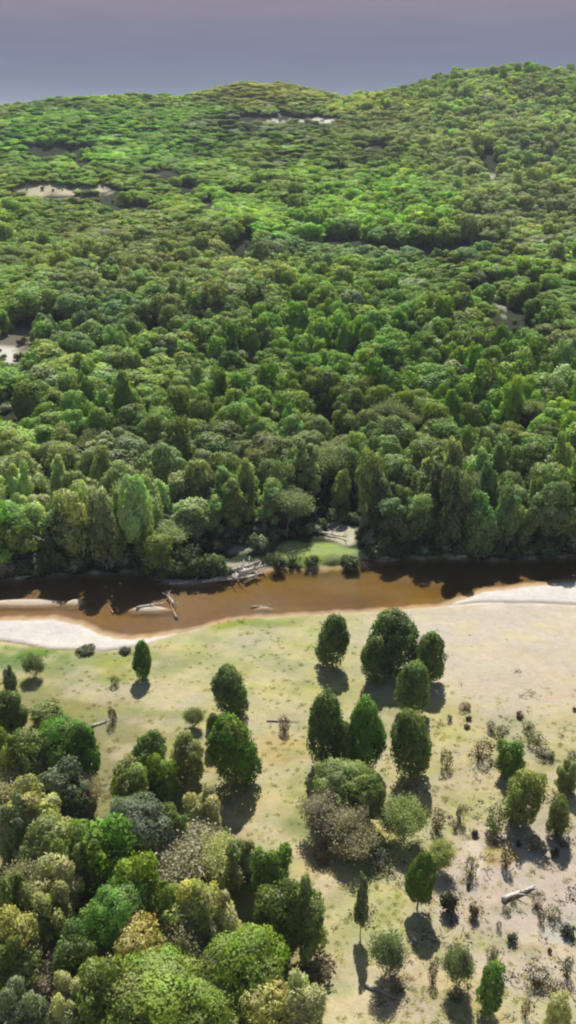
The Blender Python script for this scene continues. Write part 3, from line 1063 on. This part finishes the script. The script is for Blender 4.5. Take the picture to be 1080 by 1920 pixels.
for i, (a, b, c, d) in enumerate([(396, 1092, 440, 1080), (424, 1088, 470, 1064), (452, 1080, 474, 1050), (450, 1082, 496, 1070), (380, 1095, 458, 1088), (438, 1090, 456, 1068),
                                  (412, 1080, 462, 1060), (462, 1092, 490, 1082), (446, 1070, 488, 1054)]):
    fallen('driftwood_log', a, b, c, d, rg.uniform(.24, .4), PILE[i], 30 + i, DRIFT, 4, group='driftwood heap on the far bank', lift=.15 + .12 * (i % 4))
BANK = [(690, 1046, 730, 1054, 'whitish log where the far lawn meets the dark trees'), (856, 1046, 900, 1044, 'pale log under the dark trees of the right far bank'),
        (930, 1040, 985, 1046, 'pale tangled log under the right far trees'), (1020, 1030, 1058, 1040, 'whitish log at the far bank near the right edge'), (30, 1088, 66, 1080, 'whitish log at the far bank near the left edge'),
        (596, 1000, 652, 1012, 'pale log at the back of the sandy clearing'), (610, 990, 640, 978, 'pale dead limb among the trees over the sandy clearing')]
for i, (a, b, c, d, lab) in enumerate(BANK):
    fallen('driftwood_log', a, b, c, d, .24, lab, 60 + i, DRIFT, 4, group='logs along the far bank', lift=.1)

# ------------------------------------------------------------------ forest beyond the river
# openings in the canopy: px, py (canopy level), rx, ry
GAPS = [
    (780, 442, 190, 8), (640, 432, 60, 8), (900, 520, 34, 12), (928, 550, 20, 34), (962, 592, 46, 30), (1000, 515, 24, 10), (1040, 610, 30, 8),
    (110, 268, 70, 9), (150, 290, 26, 7), (312, 312, 34, 9), (205, 345, 34, 14), (350, 335, 18, 10), (390, 368, 26, 9), (100, 352, 105, 5), (240, 372, 60, 6),
    (455, 440, 26, 22), (30, 640, 46, 28), (10, 745, 36, 30), (90, 585, 70, 14), (520, 208, 120, 6), (920, 300, 20, 26), (921, 336, 10, 14),
    (312, 483, 16, 9), (460, 480, 9, 7), (180, 488, 28, 12), (645, 640, 24, 10), (790, 610, 26, 8), (720, 690, 34, 9), (600, 752, 26, 14), (820, 780, 60, 8), (930, 762, 70, 9),
    (285, 830, 40, 12), (380, 785, 36, 10), (60, 850, 20, 14), (450, 345, 40, 5), (620, 300, 30, 4), (700, 262, 40, 5), (880, 395, 30, 6), (560, 548, 40, 6), (300, 600, 40, 9), (380, 640, 30, 9),
    (480, 650, 30, 9), (170, 700, 40, 8), (1060, 705, 30, 10),
]
CLEAR = [(604, 1036, 104, 36), (640, 1000, 40, 24), (452, 1056, 88, 32), (735, 1040, 98, 13), (380, 1066, 100, 14), (14, 655, 58, 30), (590, 227, 54, 8), (516, 227, 15, 8), (105, 354, 98, 9), (921, 335, 10, 18), (312, 483, 18, 10), (180, 488, 30, 12), (460, 479, 9, 6)]     # at ground level
# colour of the wood, and painted shade of two dark bands, by region: px, py, rx, ry, tint, strength
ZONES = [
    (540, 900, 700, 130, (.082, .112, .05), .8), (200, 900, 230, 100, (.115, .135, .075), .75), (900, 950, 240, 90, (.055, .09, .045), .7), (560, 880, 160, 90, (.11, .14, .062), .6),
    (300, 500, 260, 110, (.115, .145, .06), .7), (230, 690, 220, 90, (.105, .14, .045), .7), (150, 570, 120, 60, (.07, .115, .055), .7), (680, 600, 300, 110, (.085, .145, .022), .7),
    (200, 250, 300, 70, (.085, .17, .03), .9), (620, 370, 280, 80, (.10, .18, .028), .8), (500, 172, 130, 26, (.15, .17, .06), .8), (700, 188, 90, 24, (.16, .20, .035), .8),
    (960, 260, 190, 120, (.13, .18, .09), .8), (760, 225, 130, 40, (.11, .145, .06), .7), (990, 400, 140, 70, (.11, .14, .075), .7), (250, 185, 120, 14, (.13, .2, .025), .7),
    (900, 640, 240, 90, (.088, .14, .025), .6), (700, 450, 260, 30, (.055, .095, .06), .6), (500, 225, 160, 18, (.06, .09, .045), .8), (1040, 620, 60, 24, (.13, .16, .10), .8), (820, 860, 120, 50, (.12, .15, .06), .5),  # the two thin dark zones paint in shade on tree flanks behind openings
]
BASE_T = np.array((.09, .145, .028))


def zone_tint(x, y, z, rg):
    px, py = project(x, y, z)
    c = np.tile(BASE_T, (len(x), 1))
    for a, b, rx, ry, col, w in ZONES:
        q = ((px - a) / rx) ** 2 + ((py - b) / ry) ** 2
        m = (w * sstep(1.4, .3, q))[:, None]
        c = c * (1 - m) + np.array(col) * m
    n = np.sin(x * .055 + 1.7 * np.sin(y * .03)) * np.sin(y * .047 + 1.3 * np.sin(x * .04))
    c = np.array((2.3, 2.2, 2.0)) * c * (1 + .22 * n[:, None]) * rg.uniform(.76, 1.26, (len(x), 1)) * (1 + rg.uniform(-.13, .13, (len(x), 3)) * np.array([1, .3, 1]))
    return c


def in_gaps(x, y, zt, gaps, f=1.0):
    px, py = project(x, y, zt)
    px = px + 5 * np.sin(y * .21)
    m = np.zeros(len(x), bool)
    for g in gaps:
        m |= ((px - g[0]) / g[2]) ** 2 + ((py - g[1]) / (g[3] * f)) ** 2 < 1
    return m


ORD = ['first', 'second', 'third', 'fourth', 'fifth', 'sixth', 'seventh', 'eighth', 'ninth', 'tenth', 'eleventh', 'twelfth', 'thirteenth', 'fourteenth', 'fifteenth', 'sixteenth',
       'seventeenth', 'eighteenth', 'nineteenth', 'twentieth', 'twenty-first', 'twenty-second', 'twenty-third', 'twenty-fourth', 'twenty-fifth', 'twenty-sixth', 'twenty-seventh', 'twenty-eighth']


def colour_word(c):
    l = .3 * c[0] + .6 * c[1] + .1 * c[2]
    sat = 1 - c[2] / max(c[1], 1e-4)
    y = c[0] / max(c[1], 1e-4)
    if sat < .5:
        return 'pale grey green' if l > .11 else 'dull grey green'
    if y > .84:
        return 'light olive' if l > .11 else 'dark olive'
    if l > .12:
        return 'bright green'
    return 'dark green' if l < .08 else 'mid green'


rgf = np.random.RandomState(5)
total = 0
row, y0 = 0, 1.5
SHAPE = {'egg': 'dense', 'ball': 'round', 'broad': 'broad', 'tall': 'feathery', 'twig': 'half bare', 'loose': 'bushy', 'slim': 'slender'}
ROWD = []
last_y = None
while total < 245:
    ymid = 152 + y0
    half = ymid * .36 + 5
    sp = 5.1 + row * .2
    xs = np.arange(-half, half, sp)
    xs = xs + rgf.uniform(-sp * .3, sp * .3, len(xs)) + (row % 2) * sp * .5
    ent = []
    for x in xs:
        y = float(far_w(x)) + y0 + rgf.uniform(-1.6, 1.6) + (0 if row else rgf.uniform(0, 1.5))
        if row > 4:
            y = 150 + y0 + rgf.uniform(-2, 2)
        zg = hz(x, y)
        a = (np.array([x]), np.array([y]))
        px, py = project(x, y, zg + 9)
        if px < -45 or px > 1125:
            continue
        if in_gaps(*a, np.array([zg]), CLEAR[:5])[0] or in_gaps(*a, np.array([zg + 8.]), GAPS)[0]:
            continue
        hgt = 11.3 * math.exp(rgf.normal(0, .2)) * (1.0 if row else .95)
        if px > 640 and row < 3:
            hgt *= 1.22
        if 480 < px < 640 and row < 2:
            hgt *= .75
        if 640 < px < 845 and row < 3:
            hgt *= .68 + .1 * row
        if 290 < px < 480 and row < 2:
            hgt *= .75
        if row > 4:
            hgt *= .86
        w = 7.3 * math.exp(rgf.normal(0, .22)) * (.88 if row < 4 else 1.05)
        pk = rgf.rand()
        if row < 4:
            key = 'slim' if pk < (.36 if px < 600 else .24) else 'tall' if pk < (.44 if px < 600 else .36) else 'twig' if pk < (.64 if px < 600 else .44) else 'loose' if pk < .9 else 'broad'
        else:
            key = 'tall' if pk < .14 else 'slim' if pk < .22 else 'loose' if pk < .55 else 'broad' if pk < .82 else 'ball' if pk < .9 else 'twig' if pk < .94 else 'egg'
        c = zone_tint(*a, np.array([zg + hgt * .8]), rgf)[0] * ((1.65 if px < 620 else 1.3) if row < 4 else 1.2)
        if key == 'twig':
            c = c * .5 + np.array((.3, .3, .23)) * .5
        ent.append((px, x, y, w, hgt, key, c))
    ent.sort(key=lambda e: e[0])
    rw = ['front row at the far bank', 'second row from far bank', 'third row from far bank', 'fourth row from far bank', 'fifth row from far bank', 'sixth row from far bank',
          'seventh row from far bank', 'eighth row from far bank', 'ninth row from far bank', 'tenth row from far bank', 'eleventh row from far bank',
          'twelfth row from far bank', 'thirteenth row from far bank', 'fourteenth row from far bank', 'fifteenth row from far bank', 'sixteenth row from far bank',
          'seventeenth row from far bank', 'eighteenth row from far bank'][row]
    vis = 0
    for i, (px, x, y, w, hgt, key, c) in enumerate(ent):
        lab = f'{colour_word(c)} {SHAPE[key]} tree, {ORD[i]} from left in {rw}'
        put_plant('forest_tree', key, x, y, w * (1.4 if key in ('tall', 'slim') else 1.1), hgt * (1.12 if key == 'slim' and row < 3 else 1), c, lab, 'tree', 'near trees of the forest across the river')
        total += 1
    row += 1
    y0 += 6.2
FIRST_FAR = 150 + y0 - 1.5
print('forest individuals', total, 'rows', row, 'far from', FIRST_FAR)

# distant wood: one mass
FARKEYS = []


def far_proto(nm, lobef, seed, n, size, **kw):
    mb = MB()
    foliage(mb, lobef(seed), n, size, seed, **kw)
    me = mb.mesh(nm, LEAF)
    o = bpy.data.objects.new(nm, me)
    FARKEYS.append(o)


for i, (lf, sd) in enumerate([(lobes_broad, 41), (lobes_loose, 42), (lobes_broad, 43), (lobes_loose, 44), (lobes_ball, 45), (lobes_tall, 46), (lobes_tall, 47), (lobes_egg, 48)]):
    far_proto('far_crown_%d' % i, lf, sd, 2200, .34 if lf is not lobes_tall else .3, core=.6 if lf is not lobes_tall else .45, stretch=1 if lf is not lobes_tall else 1.6, jit=.6)


def scatter_object(name, protos, pts, rot, scl, idx, tint, label, cat, zoff=None):
    c = bpy.data.collections.new(name + '_sources')
    for o in protos:
        c.objects.link(o)
    me = bpy.data.meshes.new(name)
    me.vertices.add(len(pts))
    me.vertices.foreach_set('co', np.asarray(pts, np.float32).ravel())
    for an, ty, dat, fld in (('rot', 'FLOAT_VECTOR', rot, 'vector'), ('scl', 'FLOAT_VECTOR', scl, 'vector'), ('idx', 'INT', idx, 'value')):
        at = me.attributes.new(an, ty, 'POINT')
        at.data.foreach_set(fld, np.asarray(dat).astype(np.int32 if ty == 'INT' else np.float32).ravel())
    at = me.attributes.new('tint', 'FLOAT_COLOR', 'POINT')
    at.data.foreach_set('color', np.concatenate([tint, np.ones((len(tint), 1))], 1).astype(np.float32).ravel())
    o = bpy.data.objects.new(name, me)
    COL.objects.link(o)
    ng = bpy.data.node_groups.new(name, 'GeometryNodeTree')
    ng.interface.new_socket('Geometry', in_out='INPUT', socket_type='NodeSocketGeometry')
    ng.interface.new_socket('Geometry', in_out='OUTPUT', socket_type='NodeSocketGeometry')
    gi, go = ng.nodes.new('NodeGroupInput'), ng.nodes.new('NodeGroupOutput')
    iop = ng.nodes.new('GeometryNodeInstanceOnPoints')
    ci = ng.nodes.new('GeometryNodeCollectionInfo')
    ci.inputs['Collection'].default_value = c
    ci.inputs['Separate Children'].default_value = True
    ci.inputs['Reset Children'].default_value = True
    iop.inputs['Pick Instance'].default_value = True

    def na(nm, ty):
        n = ng.nodes.new('GeometryNodeInputNamedAttribute')
        n.data_type = ty
        n.inputs[0].default_value = nm
        return n.outputs[0]

    L = ng.links.new
    L(gi.outputs[0], iop.inputs['Points'])
    L(ci.outputs[0], iop.inputs['Instance'])
    L(na('idx', 'INT'), iop.inputs['Instance Index'])
    L(na('rot', 'FLOAT_VECTOR'), iop.inputs['Rotation'])
    L(na('scl', 'FLOAT_VECTOR'), iop.inputs['Scale'])
    L(iop.outputs[0], go.inputs[0])
    md = o.modifiers.new('scatter', 'NODES')
    md.node_group = ng
    o['kind'] = 'stuff'
    o['label'] = label
    o['category'] = cat
    return o


def far_forest():
    X, Y, SP = [], [], []
    y = FIRST_FAR
    r = 0
    while y < 1075:
        sp = 5.3 + (y - 230) * .0014
        half = y * .37 + 10
        xs = np.arange(-half, half, sp) + (r % 2) * sp * .5
        X.append(xs + rgf.uniform(-.38, .38, len(xs)) * sp)
        Y.append(np.full(len(xs), y) + rgf.uniform(-.38, .38, len(xs)) * sp)
        SP.append(np.full(len(xs), sp))
        y += sp * .93
        r += 1
    x, y, sp = np.concatenate(X), np.concatenate(Y), np.concatenate(SP)
    z = height(x, y)
    # height of the canopy changes in drifts
    drift = .5 + .5 * np.sin(x * .043 + 2 * np.sin(y * .021)) * np.sin(y * .052 + x * .017)
    px, py = project(x, y, z + 6)
    low = sstep(420, 300, py) * sstep(760, 560, px)
    right = sstep(560, 300, py) * sstep(820, 900, px)
    h = (5.6 + 2.2 * drift + rgf.uniform(-.6, .8, len(x))) * (1 - .4 * low)
    emerg = rgf.rand(len(x)) < .05
    nearer = sstep(380, 240, y)
    emerg = emerg | (rgf.rand(len(x)) < .12 * nearer)
    h = h * np.where(emerg, 1.4, 1) * (1 + .3 * nearer)
    smooth = np.clip(sstep(-.35, .55, np.sin(x * .023 + 1.3 * np.sin(y * .011 + 1)) * np.sin(y * .019 + 1)) + .6 * low, 0, 1) * (1 - right)
    size = np.exp(rgf.normal(0, .22, len(x)))
    w = sp * (1.62 + .15 * smooth) * size * (1 - .1 * nearer)
    h = h * (1 - .28 * smooth) * (1 + (size - 1) * .45 * (1 - smooth)) * np.where(emerg, 1.15, 1)
    # trees standing behind an opening show their whole flank: let them be taller
    behind = in_gaps(x, y, z + 2.5, GAPS)
    keep = ~in_gaps(x, y, z + 7, GAPS, 1.5) & ~in_gaps(x, y, z + 1, CLEAR[5:])
    h = np.where(behind, h * 1.5, h)
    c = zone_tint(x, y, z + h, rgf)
    c = c * (1.1 + np.array([.36, .2, .0]) * sstep(240, 520, y)[:, None])
    h = np.minimum(h, 12.5)
    pale = rgf.rand(len(x)) < np.where(right > .3, .28, .05)
    c = np.where(pale[:, None], c * .45 + np.array((.36, .38, .28)) * .55, c)
    p = rgf.rand(len(x))
    tallp = np.where(right > .3, .55, np.where(py > 620, .2, .06))
    idx = np.where(p < tallp, rgf.choice([5, 6], len(x)), rgf.choice([0, 1, 2, 3, 4, 0, 1, 2, 7], len(x)))
    z = z - np.where((idx == 5) | (idx == 6), .5, h * .22)
    flat = np.where((idx == 5) | (idx == 6), 1, 1 - .22 * smooth)
    z = z + h * .9 * (1 - flat)
    k = keep
    rot = np.stack([rgf.uniform(-.22, .22, k.sum()), rgf.uniform(-.22, .22, k.sum()), rgf.uniform(0, 6.28, k.sum())], 1)
    scl = np.stack([w[k] / 6.6, w[k] / 6.6, h[k] * flat[k] / 8.4], 1)
    print('far trees', k.sum())
    scatter_object('distant_forest', FARKEYS, np.stack([x, y, z], 1)[k], rot, scl, idx[k], c[k],
                   'dense green forest canopy covering the hills up to the skyline', 'forest')


far_forest()


# understorey: low growth under the first rows and in the openings
def undergrowth():
    fb = []
    for i, s in enumerate((51, 52, 53)):
        mb = MB()
        foliage(mb, lobes_bush(s), 300, .13, s, core=.6, jit=.9, gap=.4, shell=.3)
        fb.append(bpy.data.objects.new('under_clump_%d' % i, mb.mesh('under_clump', LEAF)))
    n = 3600
    y = rgf.uniform(0, 1, n) ** 1.9 * 90 + .7
    x = rgf.uniform(-1, 1, n) * (75 + y * .35)
    y = y + far_w(x)
    z = height(x, y)
    m = ~in_gaps(x, y, z, CLEAR[:3], .8)
    # in the openings further up
    gx, gy = [], []
    for g in GAPS + CLEAR[5:6]:
        cx, cy = at_ground(g[0], g[1] + 6)
        for _ in range(6):
            a, b = at_ground(g[0] + rgf.uniform(-1, 1) * g[2], g[1] + 6 + rgf.uniform(-1, 1.2) * g[3])
            gx.append(a)
            gy.append(b)
    gx, gy = np.array(gx), np.array(gy)
    ok = gy > 165
    x, y = np.concatenate([x[m], gx[ok]]), np.concatenate([y[m], gy[ok]])
    z = height(x, y)
    k = len(x)
    sc = rgf.uniform(.6, 1.7, k) * (1 + .35 * (y - far_w(x) < 7))
    c = np.tile((.09, .12, .05), (k, 1)) * rgf.uniform(.6, 1.8, (k, 1))
    c = np.where(rgf.rand(k)[:, None] < .16, np.array((.36, .35, .28)), c)
    scatter_object('undergrowth', fb, np.stack([x, y, z - .1], 1), np.stack([np.zeros(k), np.zeros(k), rgf.uniform(0, 6.28, k)], 1),
                   np.stack([sc, sc, sc * rgf.uniform(.7, 1.3, k)], 1), rgf.randint(0, 3, k), c, 'low shaded undergrowth beneath the forest trees', 'undergrowth')


undergrowth()


def tufts():
    protos = []
    for i in range(3):
        mb = MB()
        rg = np.random.RandomState(90 + i)
        for _ in range(46):
            o = np.append(rg.normal(size=2) * .2, 0)
            d = np.append(rg.normal(size=2) * .16, rg.uniform(.18, .42))
            s = np.cross(d, [0, 0, 1])
            s = s / (np.linalg.norm(s) + 1e-6) * .035
            mb.add([o - s, o + s, o + d], tris=[(0, 1, 2)], c=np.tile(rg.rand(3), (3, 1)))
        protos.append(bpy.data.objects.new('grass_clump_%d' % i, mb.mesh('grass_clump', LEAF)))
    n = 9000
    y = rgf.uniform(50, 140, n)
    x = rgf.uniform(-1, 1, n) * (y * .36 + 12)
    z = height(x, y)
    px, py = project(x, y, z)
    dens = .5 + .5 * np.sin(x * .4 + 2 * np.sin(y * .17)) * np.sin(y * .5 + x * .1)
    sand = sstep(1.2, .6, ((px - 960) / 260) ** 2 + ((py - 1190) / 110) ** 2)
    m = (y < bank_l(x) - .5) & (rgf.rand(n) < (.15 + .85 * dens) * (1 - .93 * sand) * (.5 + .5 * sstep(1330, 1500, py)))
    x, y, z = x[m], y[m], z[m]
    k = len(x)
    g = ground_colour(x, y, z)
    c = g * np.array((1.0, 1.05, .8)) * rgf.uniform(.55, 1.15, (k, 1))
    sc = rgf.uniform(.5, 1.25, k)
    scatter_object('grass', protos, np.stack([x, y, z], 1), np.stack([np.zeros(k), np.zeros(k), rgf.uniform(0, 6.28, k)], 1),
                   np.stack([sc * .8, sc * .8, sc * .34], 1), rgf.randint(0, 3, k), c, 'short dry grass tufts on the sandy meadow', 'grass')


tufts()


def litter():
    protos = []
    for i in range(4):
        mb = MB()
        rg = random.Random(190 + i)
        for _ in range(9):
            a = rg.uniform(0, 6.28)
            o = np.array([rg.gauss(0, .4), rg.gauss(0, .4), .03])
            L = rg.uniform(.2, .9)
            d = np.array([math.cos(a), math.sin(a), rg.uniform(-.02, .35)]) * L
            mb.tube([o, o + d * .5 + np.array([rg.uniform(-.06, .06), rg.uniform(-.06, .06), .03]), o + d], [.035, .028, .01], 4)
        for _ in range(3):
            v = ICO[0] * np.array([rg.uniform(.05, .14), rg.uniform(.05, .14), rg.uniform(.04, .09)]) + np.array([rg.gauss(0, .5), rg.gauss(0, .5), .03])
            mb.add(v, tris=ICO[1])
        protos.append(bpy.data.objects.new('stick_scatter_%d' % i, mb.mesh('stick_scatter', LEAF)))
    n = 4200
    y = rgf.uniform(50, 128, n)
    x = rgf.uniform(-1, 1, n) * (y * .36 + 12)
    z = height(x, y)
    px, py = project(x, y, z)
    q2 = sstep(1.5, .5, ((px - 980) / 330) ** 2 + ((py - 1690) / 330) ** 2)
    clump = sstep(-.2, .8, np.sin(x * .8 + 2 * np.sin(y * .5)) * np.sin(y * .9 + x * .3))
    m = (y < bank_l(x) - 1) & (rgf.rand(n) < (.05 + .8 * q2) * (.25 + .75 * clump))
    x, y, z = x[m], y[m], z[m]
    k = len(x)
    pick = rgf.rand(k)[:, None]
    c = np.where(pick < .5, np.array((.10, .075, .05)), np.where(pick < .8, np.array((.22, .18, .13)), np.array((.5, .46, .4)))) * rgf.uniform(.7, 1.3, (k, 1))
    sc = rgf.uniform(.35, 1.1, k)
    scatter_object('debris', protos, np.stack([x, y, z], 1), np.stack([np.zeros(k), np.zeros(k), rgf.uniform(0, 6.28, k)], 1),
                   np.stack([sc, sc, sc * 1.2], 1), rgf.randint(0, 4, k), c, 'fallen sticks and small stones strewn over the sandy scrubland', 'debris')


litter()

# ------------------------------------------------------------------ light, sky, camera
SUN_EL, SUN_AZ = 53, 3        # sun ahead of the camera, a touch to the right
sd = bpy.data.lights.new('sun', 'SUN')
sd.energy = 4.4
sd.angle = R(.55)
sd.color = (1, .95, .86)
so = bpy.data.objects.new('sun', sd)
COL.objects.link(so)
dv = Vector((math.sin(R(SUN_AZ)) * math.cos(R(SUN_EL)), math.cos(R(SUN_AZ)) * math.cos(R(SUN_EL)), math.sin(R(SUN_EL))))
so.rotation_euler = dv.to_track_quat('Z', 'Y').to_euler()
so.location = (0, 50, 300)

EXPO = 0.6
w = bpy.data.worlds.new('World')
SC.world = w
w.use_nodes = True
nt = w.node_tree
nt.nodes.clear()
out = N(nt, 'ShaderNodeOutputWorld')
sky = N(nt, 'ShaderNodeTexSky', sky_type='NISHITA')
sky.sun_disc = False
sky.sun_elevation = R(SUN_EL)
sky.sun_rotation = R(SUN_AZ)
b1 = N(nt, 'ShaderNodeBackground')
b1.inputs[1].default_value = .055
nt.links.new(sky.outputs[0], b1.inputs[0])
tc = N(nt, 'ShaderNodeTexCoord')
sx = N(nt, 'ShaderNodeSeparateXYZ')
nt.links.new(tc.outputs['Generated'], sx.inputs[0])
# low band of dull violet-blue haze seen over the hills
cr = N(nt, 'ShaderNodeValToRGB')
mr = N(nt, 'ShaderNodeMapRange')
mr.inputs['From Min'].default_value = 0.0
mr.inputs['From Max'].default_value = .13
nt.links.new(sx.outputs[2], mr.inputs[0])
nt.links.new(mr.outputs[0], cr.inputs[0])
k = 2 ** -EXPO
els = [(.0, (114, 125, 154)), (.25, (117, 126, 151)), (.45, (120, 126, 150)), (.62, (130, 129, 150)), (.76, (142, 134, 149)), (1, (150, 136, 148))]
while len(cr.color_ramp.elements) < len(els):
    cr.color_ramp.elements.new(.5)
for e, (p, c) in zip(cr.color_ramp.elements, els):
    e.position = p
    e.color = (*[v * k for v in s2l(c)], 1)
nz = N(nt, 'ShaderNodeTexNoise')
mp = N(nt, 'ShaderNodeMapping')
mp.inputs['Scale'].default_value = (2.5, 2.5, 22)
nt.links.new(tc.outputs['Generated'], mp.inputs[0])
nt.links.new(mp.outputs[0], nz.inputs['Vector'])
nz.inputs['Detail'].default_value = 2
b2 = N(nt, 'ShaderNodeBackground')
nt.links.new(cr.outputs[0], b2.inputs[0])
nt.links.new(math_node(nt, 'ADD', math_node(nt, 'MULTIPLY', nz.outputs[0], .16), .92), b2.inputs[1])
mf = N(nt, 'ShaderNodeMapRange')
mf.inputs['From Min'].default_value = .13
mf.inputs['From Max'].default_value = .4
nt.links.new(sx.outputs[2], mf.inputs[0])
mx = N(nt, 'ShaderNodeMixShader')
nt.links.new(mf.outputs[0], mx.inputs[0])
nt.links.new(b2.outputs[0], mx.inputs[1])
nt.links.new(b1.outputs[0], mx.inputs[2])
nt.links.new(mx.outputs[0], out.inputs[0])

hb = MB()
lo, hi = (-5000, -500, -3.5), (5000, 8300, 150)
hv = [(x, y, z) for x in (lo[0], hi[0]) for y in (lo[1], hi[1]) for z in (lo[2], hi[2])]
hb.add(hv, [(0, 1, 3, 2), (4, 6, 7, 5), (0, 4, 5, 1), (2, 3, 7, 6), (0, 2, 6, 4), (1, 5, 7, 3)])
hm, hnt, hout = new_mat('thin_air')
pv = N(hnt, 'ShaderNodeVolumePrincipled')
pv.inputs['Color'].default_value = (.80, .88, 1, 1)
pv.inputs['Density'].default_value = .00012
hnt.links.new(pv.outputs[0], hout.inputs['Volume'])
ho = bpy.data.objects.new('haze', hb.mesh('haze', hm))
COL.objects.link(ho)
ho['kind'] = 'stuff'
ho['label'] = 'thin blue air over the hills and river'
ho['category'] = 'haze'

cd = bpy.data.cameras.new('camera')
cd.sensor_fit = 'VERTICAL'
cd.angle = R(60)
cd.clip_start = .5
cd.clip_end = 12000
co = bpy.data.objects.new('camera', cd)
COL.objects.link(co)
co.location = (0, 0, CAMZ)
co.rotation_euler = (math.pi / 2 - PITCH, 0, 0)
SC.camera = co
SC.view_settings.view_transform = 'Standard'
SC.view_settings.look = 'None'
SC.view_settings.exposure = EXPO
SC.view_settings.gamma = 1
SC.cycles.max_bounces = 6
SC.cycles.filter_width = 2.1
SC.cycles.volume_bounces = 0
SC.cycles.transparent_max_bounces = 8
